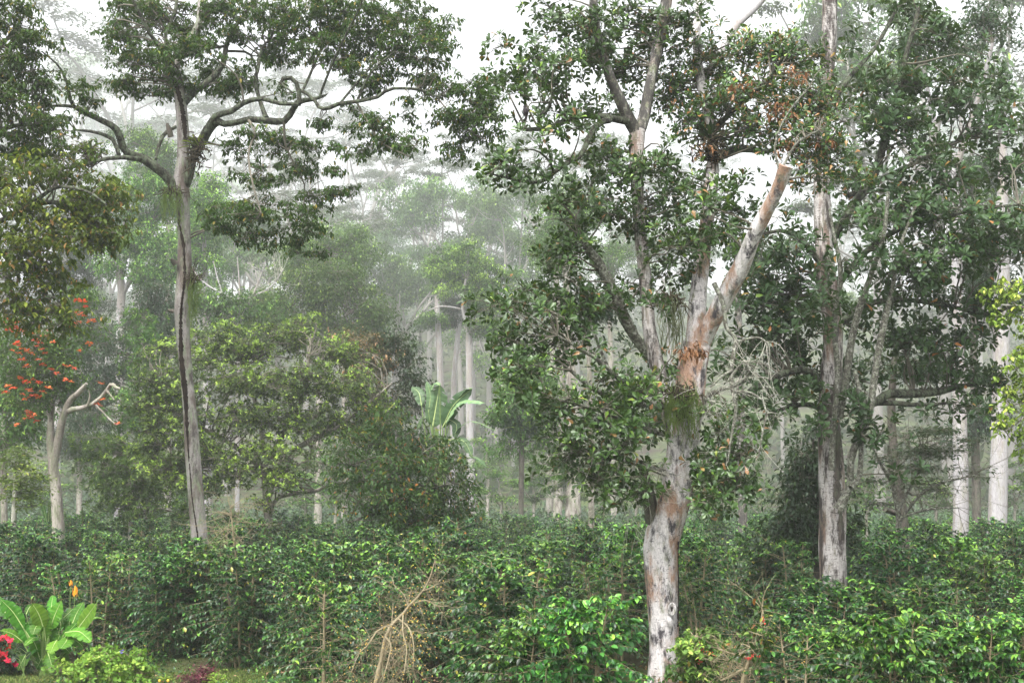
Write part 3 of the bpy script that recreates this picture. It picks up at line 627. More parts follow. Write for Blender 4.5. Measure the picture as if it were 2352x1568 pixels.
T.limb([(1560, 935, 10), (1500, 930, 8), (1440, 925, 7), (1385, 905, 6), (1345, 880, 5), (1310, 850, 4)], dy=-1.2, mat='bark_stem')
T.limb([(1480, 930, 6), (1430, 880, 5), (1380, 830, 4.5), (1330, 800, 4), (1280, 770, 3)], dy=-1.4, dy0=-.7, mat='bark_stem')
T.limb([(1450, 925, 5), (1410, 870, 4), (1370, 780, 4), (1345, 700, 3)], dy=.9, dy0=-.3, mat='bark_stem')
T.limb([(1550, 1000, 8), (1480, 985, 6), (1420, 960, 5), (1350, 935, 4), (1270, 915, 3)], dy=-2, mat='bark_stem')
T.limb([(1540, 1090, 8), (1480, 1070, 6), (1410, 1050, 5), (1340, 1030, 3)], dy=-1, mat='bark_stem')
T.limb([(1600, 940, 9), (1640, 900, 6), (1700, 880, 4), (1730, 840, 3)], dy=-1, mat='bark_stem')
T.limb([(1580, 1040, 9), (1620, 1040, 6), (1660, 1060, 5), (1700, 1100, 3)], dy=-.8, mat='bark_stem')
T.limb([(1636, 370, 9), (1680, 345, 10), (1720, 342, 9), (1760, 350, 6), (1800, 330, 5), (1850, 290, 3)], dy=2, dy0=1.4, mat='bark_limb')
T.limb([(1608, 190, 8), (1650, 130, 8), (1690, 60, 10), (1735, 15, 11), (1780, -40, 10)], dy=2.5, dy0=1.5, mat='bark_pale')
T.limb([(1636, 300, 7), (1700, 240, 6), (1760, 190, 5), (1800, 130, 4)], dy=-.4, dy0=1.2, mat='bark_limb')
T.limb([(1790, 390, 3), (1780, 330, 2.5), (1810, 260, 2.5), (1860, 200, 2)], dy=-1.6, dy0=-1.6, mat='bark_stem')
T.limb([(1800, 380, 3), (1830, 330, 3), (1880, 300, 2)], dy=-1.6, dy0=-1.6, mat='bark_stem')
T.foliage([(1290, 30, 60, 40), (1350, 60, 60, 55), (1420, 30, 55, 50, 1), (1480, 80, 45, 60, 1.5), (1560, 50, 50, 60, 0.5), (1430, 150, 50, 50, 1.2), (1340, 140, 45, 45), (1400, 100, 40, 50, 1), (1190, 110, 45, 35, -0.5, 0.6), (1170, 160, 40, 30, -0.8, 0.8), (1230, 170, 60, 45, -0.8), (1290, 190, 55, 50, -0.5), (1220, 220, 60, 35, -1.2), (1300, 240, 55, 30, -1, 0.8), (1370, 240, 35, 40, 0.3, 0.8), (1140, 400, 40, 25, -2.2), (1190, 370, 55, 35, -2, 0.9), (1250, 350, 50, 30, -2, 0.8), (1200, 430, 50, 22, -2.2, 0.7), (1285, 440, 45, 30, -1.5, 0.7), (1250, 310, 50, 20, -1.6, 0.7), (1330, 310, 40, 30, -1.4, 0.8), (1370, 360, 50, 30, 0.5), (1420, 400, 60, 45, 0.2), (1500, 400, 60, 50, -0.4), (1380, 460, 60, 45, -0.4), (1300, 500, 40, 40, -0.8, 0.8), (1340, 550, 55, 45, -0.6), (1270, 580, 35, 30, -0.8, 0.8), (1420, 530, 50, 40), (1500, 500, 50, 50, 0.8), (1550, 440, 45, 55, 0.6), (1560, 560, 60, 50, -0.5), (1530, 620, 40, 40, 0.5), (1600, 470, 45, 40, -1), (1660, 440, 45, 50, 0), (1660, 540, 45, 50), (1700, 480, 40, 40, 0.8), (1580, 640, 40, 30, 1, 0.75), (1300, 640, 50, 35, -0.8), (1240, 700, 85, 50, -1), (1150, 730, 45, 40, -1.2), (1180, 790, 60, 40, -1.2), (1290, 760, 70, 45, -1), (1350, 700, 55, 45, -0.5), (1370, 800, 35, 25, -0.5, 0.7), (1240, 830, 45, 25, -1.2, 0.7), (1180, 860, 45, 35, -1.8), (1230, 900, 50, 40, -1.8), (1290, 920, 40, 35, -1.8, 0.9), (1450, 690, 30, 45, 0.3, 0.7), (1500, 690, 30, 30, -0.6, 0.7), (1430, 880, 60, 40, -0.6), (1500, 900, 50, 40, -0.8), (1380, 950, 60, 40, -1.2), (1290, 980, 50, 35, -1.4), (1450, 970, 60, 45, -1), (1520, 980, 45, 45, 1, 0.75), (1330, 1030, 65, 40, -1.2), (1420, 1050, 70, 45, -1), (1380, 1090, 60, 35, -1), (1470, 1110, 50, 40, -1), (1290, 1060, 35, 30, -1), (1540, 1130, 40, 30, 0.7, 0.6), (1600, 1100, 50, 50, 0.7, 0.6), (1660, 1060, 55, 60, -0.9), (1640, 1150, 60, 35, -1.2), (1700, 1130, 35, 35, -0.8), (1690, 990, 40, 50, -0.4), (1640, 960, 35, 40, -0.4), (1540, 850, 40, 40, 1, 0.75), (1480, 820, 35, 30, 0.6, 0.7), (1700, 1060, 40, 50, -0.6), (1560, 1190, 50, 25, 0.7, 0.6)], 'big', depth=1.0)
T.foliage([(1620, 130, 60, 60, 1), (1700, 130, 70, 60, 1), (1780, 140, 70, 60, .5), (1850, 130, 50, 50, .3, .8), (1680, 220, 80, 50, .5), (1780, 230, 80, 55), (1860, 220, 70, 55, -.2), (1620, 250, 50, 50, 1.5), (1920, 260, 40, 50, 0, .8),
           (1720, 300, 70, 35, .5), (1820, 320, 80, 50, -.4), (1900, 330, 60, 50, -.3), (1560, 180, 40, 50, 1.5), (1580, 300, 50, 50, 1), (1860, 400, 60, 40, -.6, .8), (1940, 380, 40, 40, 0, .7), (1540, 230, 40, 60, 1.5)], 'big', name='upper_crown', twn='upper_twigs', over=dict(L=.12, W=.05, old=.12, lai=2.3))
T.foliage([(1555, 790, 14, 30, -1.5), (1600, 790, 14, 22, -1.7), (1700, 200, 18, 26, -.2, .7), (1790, 260, 22, 30, -.8, .8), (1840, 170, 20, 24, -.6, .7), (1620, 360, 10, 20, .8, .6), (1910, 330, 14, 22, -.9, .7), (1800, 330, 12, 16, -1)], 'brown', name='dry_leaves', twn='dry_twigs',
          over=dict(mat='lf_dead', L=.13, W=.04, cr=.25, cps=10, ps=6, lai=1.8, mode='palm'))
T.fine(60, 1.0, .007, 'twig_pale', on=[T.skel[17]], droop=.5)
rgc = np.random.RandomState(8)
zC = lambda y: at(1520, y, 22)[2]
gsp = Geo(); split_strip(gsp, catmull(trunkC, 300), zC(1440), zC(1240), [.80, .86, .88, .85, .80], [.015, .012, .014, .01, .02], rgc)
part("bark_split", gsp, M['split'], T.root, T.base)
gk = Geo(); kc = at(1543, 1398, 21.75)
for k in range(3):
    a0 = np.linspace(0, 2 * math.pi, 11); rr = .075 - .014 * k
    P = kc + np.stack([rr * .75 * np.cos(a0), np.full(11, -.03 + .01 * k), rr * 1.3 * np.sin(a0)], 1); tubes(gk, P, np.full(11, .02), 6, rough=.2)
kc2 = at(1538, 1425, 21.72); gk = Geo() if False else gk; tubes(gk, np.array([kc2 + (-.02, 0, .06), kc2 + (0, -.04, 0), kc2 + (.02, .02, -.10)]), np.array([.035, .055, .03]), 8, rough=.25, cap=True)
part("knot_rim", gk, M['bark_white'], T.root, T.base)
gk = Geo(); tubes(gk, np.array([kc + (0, -.012, 0), kc + (0, .02, 0)]), np.array([.055, .05]), 10, cap=True)
gk.add(np.vstack([[kc + (.045 * math.cos(q), -.013, .075 * math.sin(q)) for q in np.linspace(0, 6.283, 12, endpoint=False)], [kc + (0, -.012, 0)]]), tris=[(k, (k + 1) % 12, 12) for k in range(12)])
part("knot_hole", gk, M['split'], T.root, T.base)  # flat dark disc, its colour stands in for shade inside the hole
# a pale tangle of bare lichen twigs on the right of the fork
T2 = Tree("dead_branch", "pale bare lichen covered branch tangled in mid air right of the big white trunk fork", 21, (1690, 1300), 33, 'bark_stem', cat='dead branch'); T2.root.location = tuple(at(1672, 830, 21)); T2.base = at(1672, 830, 21)
T2.limb([(1640, 650, 6), (1662, 700, 5.5), (1668, 750, 5), (1690, 780, 5), (1682, 830, 5.5), (1680, 880, 5), (1690, 940, 4), (1680, 1000, 3), (1672, 1060, 2)], dy=-.3, seg=40)
T2.limb([(1692, 785, 3.5), (1740, 775, 2.5), (1766, 790, 2)], dy=-.5, dy0=-.1)
T2.limb([(1682, 850, 4), (1650, 870, 3.5), (1625, 905, 3), (1636, 930, 2)], dy=-.4, dy0=-.2)
T2.limb([(1684, 900, 3.5), (1720, 900, 3), (1760, 930, 2.4), (1750, 1000, 2), (1742, 1050, 1.5)], dy=-.5, dy0=-.2)
T2.limb([(1684, 860, 3), (1710, 830, 2.5), (1730, 860, 2), (1770, 870, 1.5)], dy=-.3, dy0=-.2)
T2.fine(14, .6, .0045, 'twig_pale', on=T2.skel, droop=.7)
strands("hanging_plant", "bright green curtain of thin strands hanging on the big white trunk below its fork", "hanging plant", 1566, 905, 21.3, 36, 85, 210, 'moss', 6, .0045)
strands("hanging_plant", "dull grey green root strands hanging beside the big tree between its left and middle limbs", "hanging plant", 1545, 690, 21.6, 26, 110, 60, 'moss_dull', 7, .006)
bromeliad("dark tufted bromeliad clump on the middle limb of the big white tree near the top", 1632, 320, 22.6, .5, 40, 8, 'lf_dark')
bromeliad("tufted bromeliad at the foot of the knotted left stub of the big white tree", 1560, 915, 21.5, .35, 24, 9, 'lf_dark')
# dark bird on a bare twig
bp = at(1207.5, 256, 20.45); rb = thing("bird", "small dark bird perched upright on a bare twig above the curved branch", "bird", bp - np.array([0, 0, .07]))
rows = [(0, 0, -.105, .012, .010), (0, .004, -.07, .026, .018), (0, 0, -.035, .042, .034), (0, -.004, .0, .048, .042), (-.004, -.008, .03, .044, .040), (-.010, -.014, .052, .030, .030), (-.014, -.018, .068, .028, .028), (-.016, -.022, .085, .024, .024), (-.018, -.024, .098, .010, .010)]
gb = Geo(); rr = np.array(rows); R9 = catmull(rr, 26); ang = np.linspace(0, 2 * np.pi, 14, endpoint=False)
V = np.stack([R9[:, None, 0] + R9[:, None, 3] * np.cos(ang), R9[:, None, 1] + R9[:, None, 4] * np.sin(ang), np.repeat(R9[:, None, 2], 14, 1)], -1)
i = (np.arange(25)[:, None] * 14 + np.arange(14)[None]); j = (np.arange(25)[:, None] * 14 + (np.arange(14)[None] + 1) % 14)
gb.add(V.reshape(-1, 3) + bp, quads=np.stack([i, j, j + 14, i + 14], -1).reshape(-1, 4)); part("body", gb, M['bird'], rb, bp - np.array([0, 0, .07]))
gb = Geo(); hd = bp + (-.018, -.045, .078); tubes(gb, np.array([hd, hd + (-.012, -.02, -.004)]), np.array([.006, .001]), 6); part("beak", gb, M['tangle'], rb, bp - np.array([0, 0, .07]))
for sx in (-1, 1):
    gb = Geo(); leaves(gb, [bp + (sx * .038, -.005, .035)], [(-sx * .15, -.05, -1)], [(sx, -.4, 0)], np.array([.14]), np.array([.055]), 'leaf', np.array([.5])); part("wing", gb, M['bird'], rb, bp - np.array([0, 0, .07]))
gb = Geo(); leaves(gb, [bp + (0, .0, -.08)], [(.05, .02, -1)], [(0, -1, 0)], np.array([.085]), np.array([.04]), 'leaf', np.array([.5])); part("tail", gb, M['bird'], rb, bp - np.array([0, 0, .07]))

# ---- third tree, white flaked bark, right
T = Tree("big_tree", "thick tree with white flaked and brown bark, slim speckled stems fanning up beside it", 27, (1915, 1330), 41, 'bark_grey')
T.limb([(1914, 1330, 31), (1913, 1260, 31), (1912, 1190, 31), (1910, 1120, 30), (1906, 1040, 27), (1903, 960, 25), (1906, 880, 24), (1913, 800, 23), (1910, 720, 23), (1900, 640, 22), (1893, 560, 21), (1890, 500, 20), (1887, 400, 18), (1890, 300, 17), (1896, 200, 17), (1903, 100, 18), (1905, 0, 17), (1905, -60, 15)], 'trunk', to_ground=True, sides=20, rough=.07, flare=.15)
trD = T.last
T.limb([(1926, 1170, 14), (1946, 1130, 9), (1953, 1100, 8), (1954, 1060, 8.5), (1966, 1020, 8), (1992, 970, 8), (2004, 900, 8), (2013, 832, 8), (2026, 760, 8), (2040, 700, 6.5), (2052, 650, 5), (2070, 560, 4), (2100, 480, 3)], dy=-1.2, dy0=-.7, mat='bark_stem', sides=12)
T.limb([(1955, 1120, 7), (1974, 1090, 6), (1978, 1020, 5.5), (1976, 950, 5), (1990, 900, 5)], dy=-.6, dy0=-.9, mat='bark_stem')
T.limb([(1928, 960, 9), (1942, 880, 9), (1950, 820, 8.5), (1960, 760, 8), (1976, 700, 8), (1990, 660, 7), (2004, 620, 6), (2030, 540, 5), (2040, 440, 4)], dy=-1.6, dy0=-.7, mat='bark_stem', sides=12)
T.limb([(1910, 1080, 8), (1913, 1000, 7), (1921, 920, 7), (1924, 850, 6.5), (1918, 780, 6.5), (1918, 720, 6.5), (1930, 650, 6), (1928, 600, 5), (1915, 540, 4), (1905, 480, 3)], dy=-1.2, dy0=-.8, mat='bark_stem', sides=12)
T.limb([(1975, 990, 5), (1990, 960, 5), (1975, 900, 5.5), (1962, 850, 5)], dy=-1, dy0=-1, mat='bark_stem')
T.limb([(1896, 910, 9), (1860, 850, 8), (1800, 858, 8), (1760, 875, 7.5), (1720, 900, 7), (1700, 930, 5), (1675, 965, 3)], dy=-1.5, mat='bark_limb')
T.limb([(1898, 940, 8), (1850, 928, 6), (1800, 938, 4.5), (1760, 955, 3), (1720, 985, 2)], dy=-.6, mat='bark_limb')
T.limb([(1930, 880, 12), (1990, 930, 10), (2040, 905, 10), (2090, 905, 11), (2150, 900, 9), (2190, 890, 7), (2240, 880, 4), (2300, 870, 2.5)], dy=1.8, mat='bark_limb', rough=.14)
T.limb([(1990, 925, 7), (2050, 925, 6), (2110, 930, 5), (2180, 925, 3)], dy=.4, dy0=.6, mat='bark_limb')
T.limb([(1905, 560, 11), (1960, 470, 10), (2000, 420, 10), (2030, 330, 9), (2060, 230, 8), (2080, 130, 6), (2110, 20, 5)], dy=.6, mat='bark_limb')
T.limb([(1905, 680, 9), (1960, 610, 8), (2010, 560, 7), (2080, 520, 6), (2160, 500, 5), (2250, 480, 4), (2340, 470, 3)], dy=-.6, mat='bark_limb')
T.limb([(1910, 760, 9), (1990, 700, 7), (2080, 690, 6), (2170, 700, 5), (2260, 720, 4), (2340, 700, 3)], dy=1, mat='bark_limb')
T.limb([(1950, 450, 7), (2050, 400, 6), (2150, 350, 5), (2250, 300, 4), (2340, 260, 3)], dy=2, dy0=.3, mat='bark_limb')
T.limb([(1895, 620, 8), (1850, 560, 7), (1800, 530, 5), (1740, 540, 3)], dy=-.4, mat='bark_limb')
T.limb([(1900, 250, 8), (1950, 180, 6), (2010, 110, 5), (2060, 20, 4)], dy=.8, mat='bark_limb')
T.limb([(1855, 1010, 0.5), (1860, 1010, .5)], dy=0) if False else None
T.foliage([(1850, 560, 50, 40, -.8, .8), (1800, 530, 45, 45, -.5, .8), (1760, 620, 60, 50, -.3), (1720, 680, 45, 50, 0), (1790, 700, 60, 55), (1850, 660, 50, 45, .4), (1760, 780, 60, 50), (1830, 790, 55, 50, .3), (1700, 800, 40, 50, .5), (1780, 900, 50, 35, -.4, .7), (1720, 850, 45, 40),
           (1840, 920, 45, 35, -.5, .8), (1720, 950, 40, 35, -.6, .8), (1770, 970, 40, 25, -.5, .7), (1860, 970, 30, 30, -.5, .8),
           (1960, 420, 45, 40, .3, .8), (2020, 300, 60, 60), (2000, 200, 50, 60, .3), (2060, 400, 60, 50, -.3), (2090, 200, 60, 60, .5), (2110, 300, 60, 50), (2160, 400, 70, 60), (2180, 240, 60, 60, .8), (2250, 180, 60, 55, 1.2, .8), (2260, 320, 60, 50, 1), (2320, 400, 50, 60, .8),
           (2000, 500, 50, 50, -.6, .8), (2080, 490, 60, 45, -.6), (2160, 510, 70, 50, -.8), (2250, 500, 70, 55, -.8), (2330, 520, 45, 60, -.5), (2310, 260, 50, 40, 1.5, .8),
           (2020, 600, 50, 40, -1.2, .9), (2100, 590, 60, 45, -.8), (2190, 600, 70, 50, -.6), (2280, 600, 60, 45, -.2), (2060, 660, 55, 40, -.6), (1960, 590, 35, 35, -1.4, .8), (1890, 670, 30, 30, -1.6), (1885, 700, 35, 25, -1.8), (1850, 740, 40, 30, -.6, .8),
           (2130, 680, 60, 45, .6), (2210, 690, 60, 45, .8), (2290, 700, 50, 40, .9), (1970, 760, 35, 50, .8), (2060, 760, 50, 45, 1), (2140, 780, 60, 45, 1), (2220, 790, 60, 40, 1), (1860, 840, 35, 40, .6), (1960, 850, 40, 40, 1),
           (2100, 860, 50, 30, 1.3, .9), (2180, 860, 60, 35, 1.3), (2250, 870, 45, 35, 1.6), (2300, 890, 40, 30, 1.6, .8), (2210, 940, 60, 25, .6, .8), (2130, 950, 40, 20, .4, .6), (1940, 930, 40, 30, -1.1, .8), (1985, 1000, 40, 30, -1.2, .7), (2030, 980, 40, 25, -1, .6),
           (2060, 1070, 30, 22, -1.4, .7), (1960, 520, 30, 40, 0, .7), (1990, 670, 30, 30, -1, .8), (2060, 20, 60, 40, 1, .7), (2140, 90, 60, 60, 1, .8), (1990, 60, 40, 40, .8, .5)], 'broad', depth=1.0)
gsp = Geo()
sel = catmull(trD, 300); split_strip(gsp, sel, at(1912, 1240, 27)[2], at(1908, 880, 27)[2], [.22, .35, .1, .35, .45, .3, .5], [.02, .05, .04, .09, .05, .10, .13, .16, .14], rgc)
part("bare_wood", gsp, M['bark_dark'], T.root, T.base)

# ---- yellow-green branch at the right edge
T = Tree("leafy_tree", "yellow green leafy branches reaching in at the right edge of the picture", 26, (2480, 1400), 51, 'bark_left')
T.limb([(2480, 1400, 18), (2480, 1000, 16), (2470, 700, 13), (2450, 400, 10)], 'trunk', to_ground=True)
T.limb([(2475, 900, 7), (2420, 780, 5), (2360, 710, 3), (2300, 700, 2)], dy=-.3)
T.limb([(2478, 1050, 7), (2420, 960, 5), (2370, 950, 3), (2310, 990, 2)], dy=-.4)
T.limb([(2478, 960, 6), (2430, 850, 4), (2360, 840, 2.5)], dy=.2)
T.foliage([(2330, 670, 45, 25), (2300, 720, 35, 22), (2350, 730, 45, 30), (2340, 820, 35, 50), (2355, 880, 40, 40), (2310, 985, 38, 22), (2345, 950, 30, 40), (2350, 1010, 40, 25), (2400, 780, 50, 70), (2410, 920, 50, 60)], 'yellow')

# ================================================================== THE MIDDLE DISTANCE, tree by tree
# broad crowned tree with fresh tips
T = Tree("broad_tree", "wide low dome shaped tree with bright lime leaf tips behind the cracked trunk", 47, (616, 1222), 61, 'bark_mid')
T.limb([(616, 1222, 9), (613, 1160, 9), (610, 1100, 9), (604, 1060, 8)], 'trunk', to_ground=True, flare=.2)
for pts, dy in (([(606, 1080, 7), (560, 1040, 6), (500, 1000, 5), (420, 960, 4), (380, 900, 3)], -1.5), ([(606, 1070, 7), (600, 980, 6), (580, 900, 5), (560, 830, 3)], 1), ([(606, 1070, 7), (660, 980, 6), (700, 900, 5), (710, 820, 3)], -1),
                ([(610, 1100, 7), (680, 1030, 6), (760, 990, 5), (840, 930, 4), (900, 880, 2)], .5), ([(614, 1150, 7), (630, 1110, 5), (660, 1080, 4), (720, 1050, 3)], -1.5), ([(608, 1090, 7), (540, 1060, 5), (470, 1050, 4), (400, 1090, 3)], -2),
                ([(616, 1190, 6), (636, 1145, 5), (690, 1130, 4.5), (740, 1120, 4), (780, 1060, 2)], -2)):
    T.limb(pts, dy=dy)
T.foliage([(380, 860, 60, 50, -2), (350, 940, 50, 60, -2), (350, 1020, 50, 55, -2), (390, 1090, 60, 45, -2.5), (430, 930, 60, 60, -2), (450, 1020, 60, 60, -2.5), (440, 830, 45, 30), (500, 800, 60, 40), (575, 805, 60, 35, 1), (650, 770, 70, 30, 1), (740, 800, 60, 35, 1), (800, 815, 45, 30, 1), (380, 800, 30, 25),
           (530, 880, 80, 45, -1), (620, 880, 90, 50, -1), (720, 880, 90, 50, -1), (810, 900, 60, 50, 0), (560, 960, 80, 40, -1.5), (660, 970, 90, 40, -1), (760, 970, 80, 45, -.5), (850, 960, 50, 50, 0), (500, 1050, 60, 35, -2.5), (480, 1110, 50, 40, -2.5),
           (600, 1040, 70, 25, -2), (680, 1060, 70, 30, -2.5), (580, 1090, 60, 25, -2.5, .8), (650, 1110, 60, 25, -2.8, .8), (860, 1020, 40, 35, 0), (520, 752, 45, 22, 1), (700, 748, 40, 16, 1), (440, 770, 40, 25, 1), (590, 1150, 30, 14, -2)], 'mango', depth=1.5, over=dict(cr=.7, lai=2.2))
# tree of dull reddish twigs and dark leaves right behind it
T = Tree("bushy_tree", "bushy tree with dull pinkish brown twigs between the lime tipped dome and the banana", 53, (880, 1230), 62, 'bark_mid')
T.limb([(880, 1230, 9), (878, 1100, 8), (875, 1000, 7), (872, 900, 5), (868, 820, 3)], 'trunk', to_ground=True)
T.limb([(876, 1000, 5), (905, 920, 4), (930, 850, 2)]); T.limb([(875, 960, 5), (850, 880, 4), (830, 800, 2)])
T.foliage([(830, 800, 55, 35), (870, 830, 45, 45), (820, 870, 45, 45), (860, 910, 40, 35), (800, 775, 30, 20)], 'brown', dens=1.1)
T.foliage([(915, 800, 40, 40), (930, 860, 35, 50), (920, 930, 40, 45), (900, 1000, 50, 50), (870, 960, 40, 40), (890, 1080, 50, 50), (940, 1010, 30, 40)], 'dark', name='lower_crown', twn='lower_twigs')
# multicoloured bush tree in front of the banana
T = Tree("small_tree", "low spreading tree with mixed green, yellow and rusty leaves in front of the banana leaves", 36, (915, 1262), 63, 'bark_stem')
T.limb([(915, 1262, 6), (917, 1180, 6), (917, 1110, 5.5), (914, 1050, 5), (910, 990, 3)], 'trunk', to_ground=True)
for pts, dy in (([(916, 1130, 5), (870, 1090, 4.5), (820, 1070, 4), (780, 1062, 2)], -1.5), ([(916, 1100, 4.5), (960, 1050, 4), (1000, 1020, 2)], -1), ([(915, 1060, 4), (880, 1000, 3), (860, 960, 2)], .5), ([(916, 1170, 4.5), (970, 1130, 4), (1040, 1110, 2)], -1), ([(916, 1190, 4.5), (860, 1180, 4), (800, 1200, 2)], -1)):
    T.limb(pts, dy=dy)
T.foliage([(880, 950, 45, 30), (840, 1000, 60, 35), (910, 1010, 60, 35), (980, 1010, 55, 35), (800, 1050, 55, 35, -1), (880, 1070, 70, 40, -1.5), (960, 1070, 70, 45, -1), (1030, 1070, 50, 40), (790, 1110, 50, 35, -.5), (850, 1130, 60, 40, -1.5), (930, 1140, 70, 45, -1.5), (1010, 1140, 65, 45, -1),
           (1060, 1120, 35, 35), (850, 1190, 60, 35, -1), (930, 1200, 70, 40, -1), (1010, 1200, 60, 40, -.5), (1070, 1170, 30, 30)], 'mixed', depth=1.5)
# dark dense bush tree left of the flaked trunk
T = Tree("bush", "dense dark green bush standing directly left of the white flaked trunk", 31, (1876, 1290), 64, 'bark_dark', cat='bush')
T.limb([(1876, 1290, 7), (1878, 1200, 6), (1876, 1100, 5), (1866, 1000, 3)], 'trunk', to_ground=True)
T.limb([(1877, 1210, 4), (1840, 1170, 3), (1805, 1150, 2)]); T.limb([(1877, 1150, 4), (1850, 1100, 3), (1825, 1060, 2)])
T.foliage([(1862, 990, 30, 28), (1850, 1040, 45, 32), (1830, 1080, 45, 35), (1870, 1080, 40, 35), (1810, 1130, 40, 35), (1860, 1130, 50, 40), (1830, 1180, 55, 35), (1880, 1190, 45, 40), (1800, 1220, 40, 28), (1860, 1240, 60, 35), (1900, 1100, 30, 40), (1950, 1190, 30, 40), (1900, 1250, 50, 35)], 'dark', over=dict(L=.15, W=.06, tm='leaf', cr=.55, lai=3.0))
# small layered tree
T = Tree("small_tree", "small thin stemmed tree with flat fine leaved layers before a leaning dark trunk", 33, (2056, 1290), 65, 'bark_stem')
T.limb([(2056, 1285, 7), (2058, 1240, 6.5), (2064, 1190, 6), (2054, 1130, 5.5), (2044, 1070, 5), (2040, 1020, 3)], 'trunk', to_ground=True)
for pts, dy in (([(2064, 1200, 4), (2110, 1140, 3.5), (2160, 1110, 3), (2240, 1090, 1.5)], -.5), ([(2062, 1175, 4), (2100, 1100, 3), (2130, 1040, 2)], .6), ([(2056, 1120, 4), (2020, 1060, 3), (2000, 1010, 1.5)], -.4), ([(2064, 1190, 3.5), (2130, 1170, 2.5), (2200, 1165, 1.5)], -.8), ([(2050, 1090, 3.5), (2100, 1030, 2.5), (2170, 1000, 1.5)], .3)):
    T.limb(pts, dy=dy)
T.fine(22, 1.6, .008, 'twig', on=T.skel[1:], droop=-.2)
T.foliage([(2060, 990, 60, 22), (2130, 985, 70, 20), (2030, 1040, 50, 16), (2110, 1030, 80, 16), (2190, 1020, 60, 20), (2150, 1070, 80, 16), (2220, 1080, 50, 16), (2180, 1120, 60, 14), (2110, 1110, 50, 12), (2000, 1110, 35, 20, .5), (1990, 1170, 35, 22, .5), (2190, 1040, 70, 14)], 'layer', depth=2.0)
T = Tree("tall_tree", "leaning dark trunk with a broken stub and a flared foot behind the thin layered tree", 36, (2076, 1290), 66, 'bark_dark')
T.limb([(2082, 1285, 15), (2078, 1240, 12), (2074, 1190, 10.5), (2068, 1140, 10), (2060, 1080, 10), (2052, 1020, 9.5), (2048, 960, 9), (2050, 880, 8), (2060, 780, 7)], 'trunk', to_ground=True, flare=.5, sides=14)
T.limb([(2076, 1195, 6), (2060, 1180, 5.5), (2042, 1172, 5.5), (2032, 1168, 6)], dy=-.4, rough=.3, cap=True)
T.foliage([(2040, 850, 60, 35), (2110, 830, 60, 35), (2070, 780, 50, 30)], 'dark')

def bole(label, Y, base, pts, seed, wood='bark_pale', blobs=(), sp='mid', limbs=(), flare=.25, name="tall_tree", group=None, dens=1.0, over=None, twig='twig', rough=.05):
    if Y >= 58: Y = Y * (1.7 if seed in (77, 78, 79, 80, 81, 82, 83, 89) else 1.18); dens *= 1.3
    t = Tree(name, label, Y, base, seed, wood, twig, group)
    t.limb(pts, 'trunk', to_ground=True, flare=flare, sides=14, rough=rough)
    for l in limbs: t.limb(l[0], dy=l[1])
    if blobs: t.foliage(list(blobs), sp, dens=dens, over=over, depth=1.4)
    return t
bole("tall smooth whitish trunk second from the right edge behind the coffee rows", 46, (2207, 1262), [(2207, 1262, 18), (2207, 1150, 17), (2206, 1050, 16.5), (2204, 950, 16), (2202, 800, 15.5), (2198, 640, 14), (2194, 480, 10), (2190, 350, 6)], 71,
     blobs=[(2250, 560, 60, 50), (2150, 120, 80, 50), (2250, 60, 80, 50)], limbs=[([(2194, 480, 8), (2150, 300, 6), (2120, 150, 4)], 1), ([(2190, 400, 8), (2240, 250, 6), (2280, 100, 4)], -1)], sp='dark')
bole("thickest smooth pale trunk nearest the right edge with a slightly flared foot", 45, (2290, 1262), [(2288, 1262, 23), (2291, 1180, 21), (2294, 1080, 20), (2297, 980, 19), (2299, 860, 19), (2301, 700, 18), (2302, 500, 14), (2304, 330, 8)], 72,
     blobs=[(2330, 640, 50, 40, 2), (2320, 560, 50, 40, 2)], sp='dark')
bole("narrow dark trunk between the two pale smooth trunks at the right", 58, (2243, 1205), [(2243, 1215, 10), (2242, 1100, 10), (2240, 1000, 9), (2238, 900, 9), (2236, 700, 8), (2230, 400, 7)], 73, 'bark_dark',
     blobs=[(2230, 960, 50, 30), (2200, 1000, 50, 25), (2270, 940, 50, 30), (2240, 640, 80, 40), (2240, 400, 80, 50)], sp='dark')
bole("pale trunk with whitish blotched foot in the misty gap between the two big right trees", 48, (1706, 1216), [(1706, 1222, 11), (1705, 1160, 10), (1704, 1080, 9.5), (1703, 1000, 9), (1700, 900, 8.5), (1697, 760, 8), (1692, 560, 7)], 74, 'bark_mottle',
     blobs=[(1690, 560, 60, 40), (1740, 620, 50, 40)], sp='dark')
bole("slender brownish trunk standing in the coffee between the banana and the big white tree", 37, (1358, 1258), [(1358, 1262, 7.5), (1358, 1180, 7), (1357, 1100, 7), (1357, 1000, 6.5), (1355, 900, 6), (1352, 800, 5), (1348, 700, 4)], 75, 'bark_mid',
     blobs=[(1340, 720, 60, 40), (1370, 680, 50, 35)], sp='dark')
bole("thin dark stemmed tree with a round dark crown in the mist right of the banana", 58, (1197, 1180), [(1197, 1185, 6), (1197, 1120, 6), (1198, 1040, 6), (1198, 960, 5), (1198, 880, 3)], 76, 'bark_dark',
     blobs=[(1215, 850, 55, 28), (1180, 880, 50, 35), (1240, 890, 50, 35), (1200, 930, 75, 35), (1160, 960, 35, 28), (1250, 960, 50, 35), (1200, 985, 80, 25), (1180, 1020, 50, 18), (1235, 1020, 40, 16)], sp='mid', over=dict(cr=.9), limbs=[([(1198, 1000, 3), (1160, 960, 2)], 0), ([(1198, 990, 3), (1240, 930, 2)], 0)])
